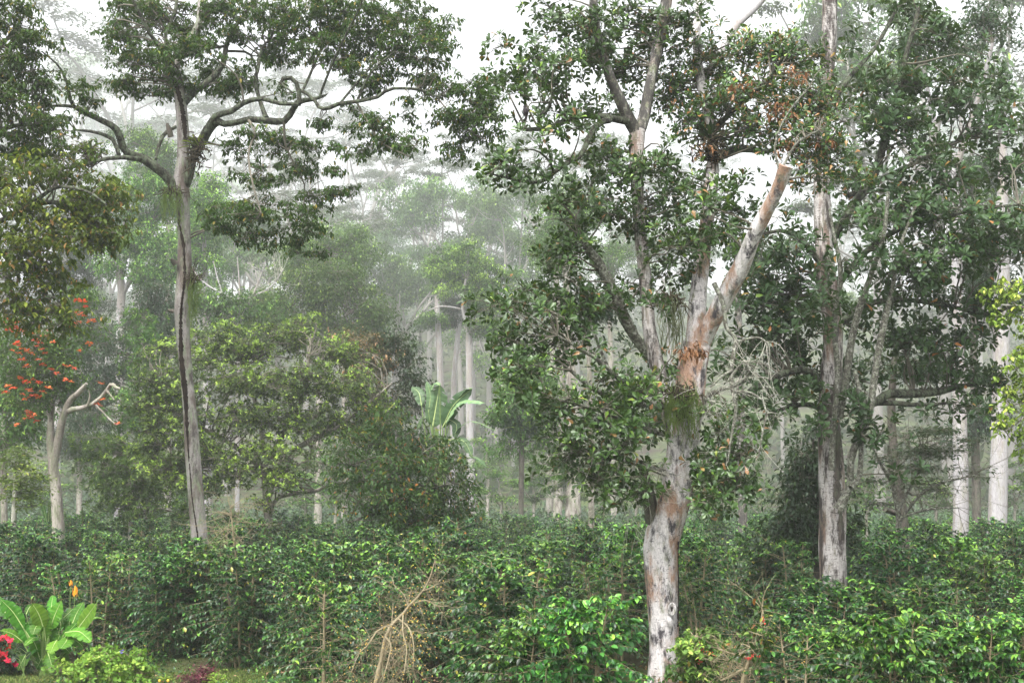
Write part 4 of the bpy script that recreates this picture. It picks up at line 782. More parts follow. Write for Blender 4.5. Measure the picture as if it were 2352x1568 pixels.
bole("broad rugged trunk with deep vertical furrows behind the coffee left of the big white tree", 58, (1320, 1185), [(1316, 1190, 17), (1317, 1140, 15), (1318, 1080, 14), (1316, 1000, 13), (1312, 900, 12), (1306, 760, 11), (1300, 600, 9)], 77, 'bark_mid', rough=.16,
     blobs=[(1290, 560, 70, 40), (1320, 500, 60, 40)], sp='mid')
bole("smooth pale buff trunk close left of the rugged furrowed trunk", 62, (1283, 1190), [(1280, 1195, 11), (1284, 1100, 9.5), (1288, 1000, 9), (1290, 880, 8), (1284, 740, 7), (1276, 600, 6)], 78, 'bark_mid',
     blobs=[(1270, 560, 60, 35), (1300, 480, 60, 35)], sp='mid')
bole("grey trunk in the mist close left of the big white tree foot", 72, (1410, 1190), [(1410, 1190, 8), (1409, 1100, 7), (1408, 1000, 7), (1404, 850, 6), (1398, 650, 5)], 79, 'bark_mid', blobs=[(1400, 600, 60, 40)], sp='mid')
bole("stout pale grey trunk behind the pale buff one, half lost in mist", 76, (1256, 1180), [(1262, 1180, 9), (1264, 1080, 9), (1268, 950, 8), (1270, 800, 7), (1276, 650, 6)], 80, 'bark_mid', blobs=[(1280, 620, 60, 30)], sp='mid')

# the three pale trunks with a green crown
bole("left of the three pale trunks rising behind the banana, bending outwards", 72, (1012, 1200), [(1014, 1190, 8), (1013, 1000, 7.5), (1012, 900, 7.5), (1010, 820, 7.5), (1006, 750, 7), (1004, 680, 6)], 81,
     blobs=[(1000, 735, 35, 18), (1020, 600, 45, 24), (1050, 585, 40, 22), (1010, 640, 30, 20)], sp='mid', over=dict(cr=.9, young=.5), limbs=[([(1005, 720, 3), (1015, 640, 3), (1040, 590, 2)], 0)])
bole("middle of the three pale trunks rising behind the banana, leaning right", 74, (1042, 1200), [(1038, 1190, 7), (1040, 1000, 6.5), (1042, 900, 6.5), (1045, 840, 6), (1052, 770, 6), (1060, 700, 5)], 82,
     blobs=[(1050, 700, 50, 22), (1020, 745, 30, 14), (1045, 735, 35, 14)], sp='dark', over=dict(cr=.9))
bole("right and thickest of the three pale trunks behind the banana, under a fresh green crown", 68, (1080, 1190), [(1084, 1190, 10), (1081, 1050, 9.5), (1079, 950, 9), (1078, 850, 8.5), (1077, 760, 8), (1075, 680, 6), (1073, 620, 5), (1074, 560, 4)], 83,
     blobs=[(1060, 580, 40, 22), (1090, 620, 60, 25), (1150, 630, 40, 18), (1030, 625, 40, 18), (1130, 655, 50, 22), (1060, 665, 50, 22), (1120, 700, 50, 25), (1140, 740, 35, 20), (1110, 755, 35, 16)], sp='mid', over=dict(cr=.9, young=.55),
     limbs=[([(1078, 790, 6), (1072, 745, 5.5), (1064, 712, 4.5), (1066, 670, 3.5), (1070, 640, 2.5)], -1), ([(1064, 712, 3), (1040, 706, 2.5), (1010, 704, 2), (985, 712, 1)], -1.5), ([(1076, 680, 4), (1110, 650, 3), (1150, 640, 2)], 0)])
# hazy domed trees at middle left
bole("hazy rounded tree with dark underside right of the cracked trunk, above the lime tipped dome", 76, (730, 1180), [(730, 1180, 9), (732, 1000, 8), (735, 900, 8), (740, 820, 7), (745, 740, 5)], 84, 'bark_mid',
     blobs=[(650, 700, 70, 28), (740, 680, 70, 30), (800, 670, 60, 28), (840, 710, 50, 30), (700, 640, 60, 24), (780, 620, 60, 26), (640, 750, 60, 25), (860, 750, 40, 22), (600, 720, 45, 22), (740, 730, 80, 22), (800, 760, 70, 24), (680, 780, 70, 24)], sp='mid', limbs=[([(740, 800, 5), (680, 740, 4), (640, 710, 2)], 0), ([(742, 780, 5), (800, 720, 4), (840, 690, 2)], 0)])
bole("tall hazy green tree with layered domes above the bare whitish twigs", 92, (780, 1170), [(790, 1170, 8), (792, 900, 7), (795, 700, 6), (800, 580, 4)], 85, 'bark_mid',
     blobs=[(760, 560, 60, 24), (830, 590, 45, 22), (700, 590, 60, 22), (800, 540, 40, 16), (780, 620, 70, 20), (640, 620, 40, 18)], sp='mid')
bole("tall light green hazy tree left of the cracked trunk with a pale bole", 74, (275, 1210), [(272, 1210, 11), (272, 1000, 10), (274, 900, 10), (276, 800, 10), (277, 720, 10), (279, 660, 9), (272, 610, 8), (265, 560, 6)], 86,
     blobs=[(330, 420, 60, 28), (280, 440, 50, 25), (310, 500, 60, 28), (360, 470, 50, 28), (340, 560, 60, 28), (290, 560, 50, 28), (370, 620, 45, 30), (330, 640, 45, 28), (260, 620, 35, 22)], sp='mid', over=dict(young=.4), limbs=[([(279, 680, 6), (320, 600, 5), (340, 520, 3)], 0), ([(268, 580, 5), (290, 500, 4), (300, 440, 2)], 0)])
bole("hazy light green tree behind the cracked trunk just right of it", 84, (470, 1190), [(478, 1190, 10), (476, 900, 9), (474, 750, 8), (470, 600, 6), (468, 500, 4)], 87,
     blobs=[(460, 440, 40, 28), (490, 470, 45, 30), (440, 500, 45, 30), (480, 540, 50, 30), (420, 560, 45, 28), (500, 430, 25, 20), (450, 600, 60, 30), (400, 620, 45, 30)], sp='mid', over=dict(young=.45))
bole("dark hazy flat topped tree high at the left between the two light green ones", 96, (380, 1150), [(385, 1150, 9), (385, 900, 8), (388, 600, 7), (385, 400, 4)], 88, 'bark_mid',
     blobs=[(330, 330, 70, 16), (390, 350, 60, 18), (340, 370, 70, 20), (300, 310, 50, 14), (380, 400, 70, 22)], sp='mid', over=dict(young=.3))
bole("grey trunk leaning behind the olive leaves at the far left", 62, (130, 1180), [(128, 1180, 9), (132, 1000, 8), (138, 850, 8), (142, 720, 8), (147, 640, 8), (156, 560, 7), (160, 450, 6)], 89, 'bark_pale',
     blobs=[(190, 700, 60, 40), (160, 640, 50, 40), (220, 760, 50, 35), (190, 600, 50, 35)], sp='dark')
bole("dark tree filling the space below the hazy bole left of the cracked trunk", 60, (330, 1190), [(330, 1190, 8), (325, 1000, 7), (320, 880, 6), (315, 800, 4)], 90, 'bark_dark',
     blobs=[(230, 790, 45, 22), (260, 850, 60, 30), (340, 720, 55, 40), (350, 800, 60, 40), (370, 680, 40, 40), (220, 900, 50, 35), (200, 960, 50, 30), (380, 740, 40, 40), (180, 820, 50, 30)], sp='dark')
bole("pointed light green tree with upright sprays left of the cracked trunk", 54, (318, 1210), [(318, 1210, 5), (322, 1100, 4.5), (324, 950, 4), (326, 840, 3.5), (326, 740, 2)], 91, 'bark_pale',
     blobs=[(328, 715, 14, 20), (325, 765, 28, 28), (320, 820, 30, 25), (335, 860, 40, 22), (300, 900, 45, 28), (340, 920, 40, 25), (280, 960, 45, 28), (330, 980, 50, 30)], sp='lance')
bole("spreading narrow leaved tree low in front of the pale boles left of the cracked trunk", 50, (300, 1215), [(300, 1215, 5), (300, 1150, 5), (296, 1080, 4), (290, 1020, 2)], 92, 'bark_mid',
     blobs=[(240, 1020, 50, 30), (290, 1050, 55, 35), (340, 1060, 50, 35), (240, 1080, 50, 35), (300, 1110, 60, 35), (360, 1130, 50, 35), (230, 1130, 35, 30), (330, 1170, 60, 25), (270, 1170, 50, 22), (420, 1180, 40, 22)], sp='lance', dens=1.1)
bole("bare topped shrub tree with a mass of leafless whitish twigs right of the cracked trunk", 66, (545, 1190), [(545, 1190, 6), (545, 1000, 5), (548, 850, 5), (550, 750, 4), (548, 680, 3)], 93, 'bark_pale', blobs=[(540, 760, 60, 22), (590, 720, 40, 22), (500, 720, 50, 28), (560, 690, 50, 18), (470, 690, 40, 25)], sp='mid',
     limbs=[([(548, 760, 3), (520, 700, 2.5), (500, 640, 1.6), (490, 600, 1)], 0), ([(549, 740, 3), (580, 680, 2.5), (600, 630, 1.6), (610, 600, 1)], 0), ([(549, 720, 3), (550, 660, 2), (545, 590, 1)], 0), ([(540, 690, 2), (470, 650, 1.6), (430, 600, 1)], .5), ([(560, 690, 2), (620, 660, 1.6), (650, 620, 1)], .5)]
     ).fine(30, 2.2, .016, 'twig_pale', on=None, droop=-.6)
bole("tall green tree far behind the tulip tree trunks at the left", 70, (185, 1180), [(182, 1185, 7), (183, 1080, 6), (184, 950, 6), (186, 850, 4)], 94, 'bark_mid', blobs=[(150, 1010, 50, 35), (200, 1040, 50, 30), (170, 900, 50, 40), (220, 1020, 40, 30)], sp='dark', dens=.9)
bole("tall green leafy tree below the olive leaves at the left edge", 48, (20, 1215), [(10, 1215, 8), (8, 1100, 7), (10, 950, 6), (20, 850, 3)], 95, 'bark_mid',
     blobs=[(10, 860, 50, 40), (30, 920, 55, 40), (10, 980, 60, 40), (50, 1010, 50, 35), (10, 800, 40, 35), (70, 960, 40, 35)], sp='mid', over=dict(L=.2, W=.08, cr=.9))
# background understory, pale and layered
for k, (x, yb, Y, w, h) in enumerate([(1150, 1185, 72, 55, 55), (1225, 1180, 80, 50, 60), (1300, 1185, 84, 60, 60), (1385, 1185, 78, 50, 50), (1460, 1190, 70, 50, 60), (1640, 1200, 70, 50, 45), (1745, 1200, 66, 45, 40), (1120, 1120, 95, 50, 50), (700, 1195, 64, 60, 60), (770, 1190, 60, 60, 60), (450, 1195, 62, 60, 50), (120, 1195, 66, 60, 60), (2150, 1190, 62, 60, 40), (2330, 1190, 60, 40, 60), (1990, 1195, 56, 40, 45)]):
    far = ["pale misty understory tree between the thin dark stemmed tree and the banana", "pale layered understory tree under the round dark crown in the mist", "pale misty understory tree at the foot of the furrowed trunk", "pale misty understory tree behind the slender brownish trunk", "pale misty understory tree directly left of the big white trunk", "pale low tree directly right of the big white trunk",
           "small pale tree under the misty gap between the two big right trees", "faint understory tree behind the three pale trunks", "dim understory tree right of the lime tipped tree stem", "dim understory tree between the lime tipped tree and the rusty leaved one", "dim understory tree behind the foot of the cracked trunk", "dim understory tree beside the forked tulip tree trunk",
           "dim understory tree behind the thin layered tree", "dim understory tree behind the rightmost pale trunk", "dim understory tree between the flaked trunk and the leaning dark trunk"][k]
    bole(far, Y, (x, yb), [(x, yb, 3.5), (x + 3, yb - h * .6, 3), (x - 4, yb - h * 1.2, 2.2), (x + 2, yb - h * 1.9, 1.2)], 300 + k, 'bark_mid', name="understory_tree",
         blobs=[(x - w * .4, yb - h * 1.1, w * .6, h * .18), (x + w * .4, yb - h * 1.35, w * .6, h * .18), (x, yb - h * 1.7, w * .6, h * .18), (x - w * .3, yb - h * 2.1, w * .4, h * .16), (x + w * .2, yb - h * .7, w * .7, h * .16)], sp='mid', over=dict(cr=1.0, mode='flat', flat=.3, lai=2.4, L=.22, W=.09, young=.25),
         limbs=[([(x, yb - h * .5, 2), (x + w * .5, yb - h * 1.2, 1)], 0), ([(x, yb - h * .4, 2), (x - w * .5, yb - h * 1.0, 1)], 0)])

# tulip tree with orange flowers
T = Tree("flowering_tree", "forked grey tree at the left covered in orange red tulip shaped flower clusters", 43, (126, 1222), 101, 'bark_mid')
T.limb([(134, 1222, 14), (131, 1180, 13), (127, 1120, 12), (122, 1070, 12), (124, 1040, 11)], 'trunk', to_ground=True, flare=.15, sides=14)
T.limb([(120, 1060, 9), (116, 1010, 9), (116, 960, 7), (122, 910, 6), (124, 870, 4), (110, 820, 2.5)], dy=.3)
T.limb([(126, 1050, 10), (136, 1000, 9), (144, 960, 8.5), (160, 920, 7), (176, 905, 6), (186, 895, 6), (199, 880, 3.5)], dy=-.5, cap=True)
T.limb([(156, 945, 6), (170, 938, 6), (200, 934, 5), (230, 915, 5), (246, 895, 4.5), (256, 882, 4.5), (264, 889, 4), (276, 893, 2.5)], dy=-1, dy0=-.4, rough=.22)
T.limb([(246, 897, 3), (252, 905, 2.4), (262, 918, 1.4)], dy=-1, dy0=-.8); T.limb([(200, 932, 2.5), (206, 912, 1.8), (204, 896, 1)], dy=-.7, dy0=-.7)
T.limb([(218, 928, 2.5), (240, 950, 2), (260, 970, 1.8), (270, 975, 1)], dy=-.9)
T.limb([(116, 960, 4), (80, 900, 3), (50, 860, 2)], dy=.6)
T.foliage([(70, 800, 45, 35), (110, 780, 40, 30), (50, 850, 50, 35), (110, 850, 50, 35), (150, 880, 40, 30), (80, 900, 50, 30), (140, 920, 30, 20), (40, 760, 40, 25), (180, 700, 40, 30, 1), (180, 760, 40, 30, 1), (150, 820, 40, 25), (60, 930, 40, 25)], 'tulip')
fg = np.random.RandomState(77); flow_me = None
FL = [(18, 733), (10, 742), (28, 740), (40, 741), (36, 752), (22, 758), (48, 760), (60, 770), (70, 765), (82, 782), (92, 788), (84, 796), (96, 802), (72, 812), (64, 806), (104, 812), (88, 826), (98, 838), (62, 842), (50, 828), (46, 868), (60, 878), (76, 872), (90, 880), (66, 896), (52, 906), (74, 910), (18, 888), (30, 892), (12, 902), (56, 918), (88, 912), (118, 848), (130, 858), (122, 786), (148, 840), (160, 842), (170, 846), (150, 872), (162, 878), (64, 945), (70, 950), (78, 955), (58, 962), (84, 968), (68, 958), (40, 790), (28, 806), (52, 802), (44, 812), (98, 900), (110, 892),
      (155, 636), (172, 650), (178, 690), (190, 694), (196, 704), (176, 718), (186, 722), (194, 726), (160, 730), (210, 738), (182, 740), (172, 744), (112, 760), (226, 930), (236, 918), (270, 975), (230, 880), (205, 790), (182, 806), (40, 976), (100, 772)]
def flower_geo(rg):
    g = Geo(); n = 16; az = rg.rand(n) * 6.283; el = rg.uniform(-.1, 1.0, n)
    D = np.stack([np.cos(az) * np.cos(el), np.sin(az) * np.cos(el), np.sin(el)], 1)
    leaves(g, D * .03, D, np.array([[0, 0, 1.0]]) - D * .3, .10 * rg.uniform(.7, 1.2, n), .07, 'obov', rg.rand(n)); return g
fm = [flower_geo(fg).mesh("flower_cluster", M['flower']) for _ in range(4)]
for k, (x, y) in enumerate(FL):
    o = bpy.data.objects.new("flower_cluster", fm[k % 4]); COL.objects.link(o); o.parent = T.root
    p = at(x, y, 42.0 + fg.uniform(-.5, .3)) - T.base; o.location = tuple(p); o.rotation_euler = (fg.uniform(-.3, .3), fg.uniform(-.3, .3), fg.rand() * 6); s_ = fg.uniform(.65, 1.05); o.scale = (s_ * 1.25, s_ * 1.25, s_ * .8)
bole("fresh lime green sapling with a short tan stem at the left edge", 39, (28, 1222), [(30, 1225, 6), (32, 1180, 6), (34, 1140, 5), (36, 1080, 3)], 102, 'twig_pale', name="sapling",
     blobs=[(40, 1045, 30, 16), (20, 1070, 40, 18), (60, 1080, 40, 20), (40, 1105, 50, 20), (20, 1130, 40, 18), (75, 1120, 30, 20), (90, 1150, 20, 20)], sp='lime', over=dict(cr=.45))

# ================================================================== FAR TREES IN THE MIST
def far_tree(kind, seed):
    """prototype at the origin, about 30 m tall"""
    rg = np.random.RandomState(seed); root = thing("misty_tree", "x", "tree", (0, 0, 0))
    H = 30.0; g = Geo(); gb = Geo(); S = []
    def add(geo, P, R, n, sides=6):
        C = catmull(np.column_stack([P, R]), n); tubes(geo, C[:, :3], C[:, 3], sides, rough=.06, seed=rg.randint(999)); S.append(C); return C
    fk = H * rg.uniform(.42, .6) if kind == 'umbrella' else H * rg.uniform(.55, .7)
    lean = rg.normal(size=2) * .8
    tr = add(g, [(0, 0, -1.5), (lean[0] * .2, lean[1] * .2, fk * .5), (lean[0], lean[1], fk)], [.42, .32, .26], 16, 9)
    tips = []; nb = rg.randint(4, 7)
    for k in range(nb):
        az = 6.283 * (k + rg.uniform(-.3, .3)) / nb; rad = rg.uniform(3.0, 8.5); top = H * rg.uniform(.74, .98)
        a = tr[-1 - rg.randint(0, 3), :3]
        e = np.array([lean[0] + rad * math.cos(az), lean[1] + rad * math.sin(az), top])
        m1 = a * .6 + e * .4 + (0, 0, -rg.uniform(0, 1.2)) + rg.normal(size=3) * .4; m2 = a * .25 + e * .75 + rg.normal(size=3) * .5
        B = add(gb, [a, m1, m2, e], [.20, .15, .10, .05], 14); tips.append(e)
        for j in range(rg.randint(2, 5)):
            q = B[rg.randint(5, 12), :3]; az2 = az + rg.normal() * .9; l = rg.uniform(2.2, 5)
            e2 = q + np.array([math.cos(az2) * l, math.sin(az2) * l, rg.uniform(.3, 2.8)])
            add(gb, [q, (q + e2) / 2 + rg.normal(size=3) * .4, e2], [.09, .06, .03], 7, 5); tips.append(e2)
    for j in range(rg.randint(1, 4)):
        z = fk * rg.uniform(.75, .98); az = rg.rand() * 6.283; l = rg.uniform(3, 6); i = int(z / fk * 15); q = tr[i, :3]
        e2 = q + np.array([math.cos(az) * l, math.sin(az) * l, rg.uniform(1, 3)]); add(gb, [q, (q + e2) / 2 + (0, 0, -.2), e2], [.08, .06, .03], 8, 5); tips.append(e2)
    w, l = Geo(), Geo()
    bl = [(t + np.array([0, 0, .4]), np.array([rg.uniform(1.6, 3.2), rg.uniform(1.6, 3.2), rg.uniform(.35, .7)]), 1.0) for t in tips]
    if kind == 'umbrella':
        crown(rg, np.concatenate(S), bl, 'far', w, l, 1.4, dict(cr=1.5, cps=30, L=.42, W=.16, lai=1.7, flat=.16, twk=.25))
    else:
        bl = [(c, r * np.array([1, 1, 1.9]), f) for c, r, f in bl]
        crown(rg, np.concatenate(S), bl, 'far', w, l, 1.4, dict(cr=1.5, cps=30, L=.42, W=.19, lai=2.2, flat=.5, twk=.25, mode='droop'))
    part("trunk", g, M['bark_far'], root); part("limbs", gb, M['bark_far'], root); part("twigs", w, M['bark_far'], root); part("crown", l, M['lf_far' if kind == 'umbrella' else 'lf_mid'], root)
    return root
protos = [far_tree('umbrella', 500 + k) for k in range(6)] + [far_tree('round', 520 + k) for k in range(3)]
used = [False] * 9
def put_far(k, x, ytop, Y, label, group, wide=1.0, seed=0):
    Y = Y * 2.2
    px = at(x, 1130, Y)[0]; z = gz(px, Y); Hh = at(x, ytop, Y)[2] - z
    s = Hh / 29.0; rg = random.Random(seed * 7 + k)
    sc = (s * wide, s * wide, s)
    if not used[k]:
        used[k] = True; r = protos[k]; r.location = (px, Y, z); r.scale = sc; r.rotation_euler = (0, 0, rg.random() * 6.28); r["label"] = label; r["group"] = group
    else: r = dup(protos[k], (px, Y, z), rg.random() * 6.28, sc, label, group)
    return r
GRP = "flat crowned trees fading into the mist"
named = [(0, 300, 70, 150, "tall pale umbrella tree fading in the mist high left of the cracked trunk", 1.1), (1, 130, 130, 190, "faint umbrella tree at the upper left behind the olive leaves", 1.1), (2, 590, 130, 180, "faint umbrella tree in the mist behind the right limb of the cracked tree", 1.0),
         (3, 845, 250, 165, "faint straight trunked umbrella tree in mist left of centre", .8), (4, 985, 330, 135, "misty umbrella tree with slim pale stem left of the fresh green crown", .75), (5, 1085, 330, 120, "tallest misty tree above the fresh green crown at the centre", .7), (6, 1060, 390, 105, "misty light green tree with ascending pale limbs at the centre", .8),
         (0, 1230, 300, 130, "misty tree with slanting pale limbs left of the curved branches", .8), (2, 1330, 400, 112, "misty tree behind the left limbs of the big white tree", .8), (7, 1180, 440, 98, "misty round topped tree right of the fresh green crown", .7), (1, 760, 330, 120, "misty umbrella tree over the hazy rounded tree", .8),
         (4, 2020, 20, 70, "hazy tree top seen high at the right above the flaked trunk", .8), (8, 2180, -20, 75, "hazy rounded tree top at the upper right", .9), (3, 2330, 20, 80, "hazy tree at the upper right corner", .9), (8, 1800, 560, 90, "hazy tree in the gap behind the cut limb", .7), (5, 1790, 960, 120, "small misty tree standing in the bright gap between the two big right trees", .8),
         (6, 560, 480, 110, "hazy green tree behind the hanging twigs of the cracked tree", .8), (7, 220, 480, 110, "hazy rounded tree behind the pale bole at the left", .9)]
named += [(7, 640, 500, 78, "hazy rounded tree filling the gap right of the cracked trunk", 1.1), (8, 520, 560, 74, "hazy rounded tree close behind the leafless whitish twigs", 1.1), (6, 890, 560, 84, "misty tree left of the three pale trunks", 1.0), (7, 960, 620, 92, "misty rounded tree behind the three pale trunks", 1.0), (8, 1140, 640, 88, "misty rounded tree right of the three pale trunks", 1.0), (2, 700, 400, 105, "misty umbrella tree under the right limb of the cracked tree", .9), (4, 900, 440, 125, "misty umbrella tree in the pale gap left of the centre", .9)]
for n_, (k, x, yt, Y, lb, wd) in enumerate(named): put_far(k, x, yt, Y, lb, GRP, wd, n_)
rf = random.Random(4)
bands = [(105, 130, 9, 470, 700, "dim tree in the nearest rank of the misty forest edge"), (135, 175, 13, 380, 640, "faint tree in the second rank of the misty forest"), (180, 235, 17, 290, 560, "very faint tree on the misty slope"), (240, 330, 22, 190, 470, "ghostly tree far up the misty slope"), (335, 400, 24, 420, 600, "ghostly tree on the farthest misty ridge")]
for bi, (ya, yb, n, ta, tb, lb) in enumerate(bands):
    for k in range(n):
        x = -60 + (2480) * (k + rf.uniform(.05, .95)) / n; Y = rf.uniform(ya, yb); yt = rf.uniform(ta, tb)
        if x < 420: yt -= 60
        if 1640 < x < 1860: yt += 230
        if 880 < x < 1010 and yt < 470: yt += 120
        if 1690 < x < 1860 and Y < 235: continue
        kk = rf.choice([0, 1, 2, 3, 4, 5, 0, 2, 4, 6, 7, 8]) if bi else rf.choice([0, 1, 3, 5, 6, 7, 8])
        put_far(kk, x, yt, Y, lb, lb.replace("tree", "trees", 1), rf.uniform(.8, 1.15), k + 40 * bi)

# ================================================================== COFFEE
def coffee(seed, H=2.3, stems=2, rad=.95, mat='lf_coffee', Lf=.108, node=.085, fill=1.0, bare=0.0, berries=0, name="coffee_shrub", stemmat='coffee_stem', young=.10, twr=.006):
    rg = np.random.RandomState(seed); root = thing(name, "x", "shrub", (0, 0, 0))
    gs, gb, gl, gr = Geo(), Geo(), Geo(), Geo()
    for s_ in range(stems):
        a = rg.rand() * 6.283; q = np.array([math.cos(a), math.sin(a)]) * (.12 if stems > 1 else 0); e = q + np.array([math.cos(a), math.sin(a)]) * rg.uniform(.05, .35) * (stems > 1) + rg.normal(size=2) * .06
        h = H * rg.uniform(.82, 1.0)
        C = catmull([(q[0], q[1], -.15, .028), (q[0] * .6 + e[0] * .4, q[1] * .6 + e[1] * .4, h * .5, .021), (e[0], e[1], h, .008)], 14)
        tubes(gs, C[:, :3], C[:, 3], 6, rough=.08, seed=seed)
        nn = int((h - .25) / node); z = .25 + (np.arange(nn) + rg.rand(nn) * .4) * node; f = z / h
        N = nn * 2; zz = np.repeat(z, 2); ff = np.repeat(f, 2)
        az = np.repeat(np.arange(nn) * 1.75 + rg.normal(size=nn) * .6, 2) + np.tile([0, math.pi], nn) + rg.normal(size=N) * .35
        ln = rad * np.interp(ff, [0, .15, .45, .8, 1], [.75, 1.0, 1.0, .62, .22]) * rg.uniform(.35, 1.2, N)
        A = np.stack([np.interp(zz, C[:, 2], C[:, 0]), np.interp(zz, C[:, 2], C[:, 1]), zz], 1)
        hd = np.stack([np.cos(az), np.sin(az), np.zeros(N)], 1); t = np.linspace(0, 1, 7)[None, :, None]
        lift = np.interp(ff, [0, .6, 1], [.12, .28, .75])[:, None, None] + rg.normal(size=(N, 1, 1)) * .10; dr = np.interp(ff, [0, .6, 1], [.34, .32, .12])[:, None, None]
        wob = rg.normal(size=(N, 1, 3)) * .06
        P = A[:, None] + ln[:, None, None] * (hd[:, None] * t + np.array([0, 0, 1.0]) * (lift * t - dr * t * t * 1.2) + wob * np.sin(math.pi * t))
        tubes(gb, P, np.full((N, 1), twr) * (1 - .65 * t[..., 0]), 4)
        npair = 13
        t0 = .32 + .4 * bare
        tp = np.linspace(t0, 1.0, npair)[None, :] + rg.normal(size=(N, npair)) * .05; tp = np.clip(tp, 0, 1)
        fi = tp * 6; i0 = np.minimum(fi.astype(int), 5); fr = (fi - i0)[..., None]
        r_ = np.arange(N)[:, None]; Q = P[r_, i0] * (1 - fr) + P[r_, i0 + 1] * fr; Tn = unit(P[r_, i0 + 1] - P[r_, i0])
        Q = Q.reshape(-1, 3); Tn = Tn.reshape(-1, 3); k = len(Q)
        side = unit(np.cross(Tn, (0, 0, 1.0)))
        for sg in (-1, 1):
            kp = rg.rand(k) < fill * (1 - .35 * bare); n = int(kp.sum())
            D = side[kp] * sg + Tn[kp] * .55 + np.array([0, 0, -1.0]) * rg.uniform(-.1, 1.1, (n, 1)) + rg.normal(size=(n, 3)) * .38
            Nn = np.array([0, 0, 1.0]) + side[kp] * sg * .5 + rg.normal(size=(n, 3)) * .25
            tipf = np.tile(tp.reshape(N, npair), 1).reshape(-1)[kp]; hf = np.repeat(ff, npair)[kp]
            av = .05 + .60 * rg.rand(n)
            yg = rg.rand(n) < young * (.3 + 1.8 * (tipf > .85) + 2.6 * (hf > .8)); av = np.where(yg, rg.uniform(.76, .93, n), av); av = np.where(rg.rand(n) < .012, 1.0, av)
            sz = Lf * rg.uniform(.65, 1.15, n) * np.where(tipf > .93, .75, 1)
            leaves(gl, Q[kp], D, Nn, sz, sz * .54, 'leaf', av)
        # erect flush at the top
        n = 10; az2 = rg.rand(n) * 6.283; D = np.stack([np.cos(az2), np.sin(az2), rg.uniform(-.3, .7, n)], 1)
        if bare < .9: leaves(gl, np.repeat(C[-1:, :3], n, 0) + (0, 0, -.02), D, np.array([[0, 0, 1.0]]) + D * .2, Lf * .95, Lf * .46, 'leaf', rg.uniform(.5, .93, n))
        if berries:
            n = berries // stems; i = rg.randint(0, len(Q), n); c = Q[i] + rg.normal(size=(n, 3)) * .012
            o8 = np.array([(1, 0, 0), (-1, 0, 0), (0, 1, 0), (0, -1, 0), (0, 0, 1), (0, 0, -1)]) * .011
            tri = np.array([(0, 2, 4), (2, 1, 4), (1, 3, 4), (3, 0, 4), (2, 0, 5), (1, 2, 5), (3, 1, 5), (0, 3, 5)])
            gr.add((c[:, None] + o8[None]).reshape(-1, 3), tris=(tri[None] + 6 * np.arange(n)[:, None, None]).reshape(-1, 3))
    part("stems", gs, M[stemmat], root); part("branches", gb, M[stemmat], root); part("leaves", gl, M[mat], root)
    if berries: part("berries", gr, M['berry_red' if berries % 2 else 'berry_yel'], root)["kind"] = "stuff"
    return root
PC = [coffee(700 + k, H=2.5, stems=4, rad=.98 + .1 * (k % 2), fill=1.0) for k in range(5)] \
   + [coffee(710 + k, H=2.4, stems=4, rad=1.05, mat='lf_coffee_bright', young=.09, Lf=.125, berries=60, fill=1.0) for k in range(2)] \
   + [coffee(720 + k, H=2.3, stems=2, rad=.95, bare=.45, fill=.9, berries=180, stemmat='tan', mat='lf_coffee_bright') for k in range(2)]
pused = [False] * len(PC)
def put_coffee(k, x, y, rz, sc, label, group=None):
    if not pused[k]:
        pused[k] = True; r = PC[k]; r.location = (x, y, gz(x, y)); r.rotation_euler = (0, 0, rz); r.scale = sc; r["label"] = label
        if group: r["group"] = group
        return r
    r = dup(PC[k], (x, y, gz(x, y)), rz, sc, label, group)
    if not group and "group" in r: del r["group"]
    return r
def fx(x, Y): return at(x, 1130, Y)[0]
# clearings in front of trunks: (frame x, half width, nearest depth, depth of the trunk)
CLEAR = [(1525, 66, 12, 22.9), (1915, 40, 21.5, 27.6), (456, 26, 29, 32.8), (100, 150, 10, 27.2), (1520, 70, 12, 20)]
rc = random.Random(12)
NEAR = [(-200, 28.0), (200, 28.0), (420, 27.0), (600, 25.0), (800, 21.5), (1000, 19.5), (1200, 18.5), (1600, 18.3), (2352, 17.2), (2600, 17)]
def near_edge(x):
    return float(np.interp(x, [a for a, b in NEAR], [b for a, b in NEAR]))
cand = []; y = 16.6; row = 0
while y < 60:
    sp = 1.75 + .012 * (y - 16) ; x = -.46 * y - 2 + (row % 2) * sp * .5
    while x < .46 * y + 2:
        xx, yy = x + rc.uniform(-.3, .3), y + rc.uniform(-.35, .35); X = 1176 + xx / yy * FPX
        x += sp * (1.0 if y < 30 else 1.18)
        if X < -130 or X > 2480 or yy < near_edge(X): continue
        if any(abs(X - c[0]) < c[1] + (.95 if c[0] > 1000 else .25) * FPX / yy and c[2] < yy < c[3] for c in CLEAR): continue
        if any(abs(X - tx) < 12 and abs(yy - ty) < .5 for tx, ty in ((456, 32), (915, 36), (616, 47))): continue
        cand.append((xx, yy, X))
    y += 1.7 + .03 * (y - 16); row += 1
print("coffee candidates", len(cand))
cand.sort(key=lambda c: c[1]); cand = cand[:278]
def band(X, Y):
    d = "in the front rows" if Y < 26 else ("in the middle rows" if Y < 38 else "in the far rows")
    s_ = "left of the cracked trunk" if X < 430 else "between the cracked trunk and the banana" if X < 1000 else "between the banana and the big white tree" if X < 1500 else "between the two big right trees" if X < 1890 else "right of the flaked trunk"
    return f"dark glossy coffee shrub {d} {s_}", f"coffee shrubs {d} {s_}"
ylast = 0
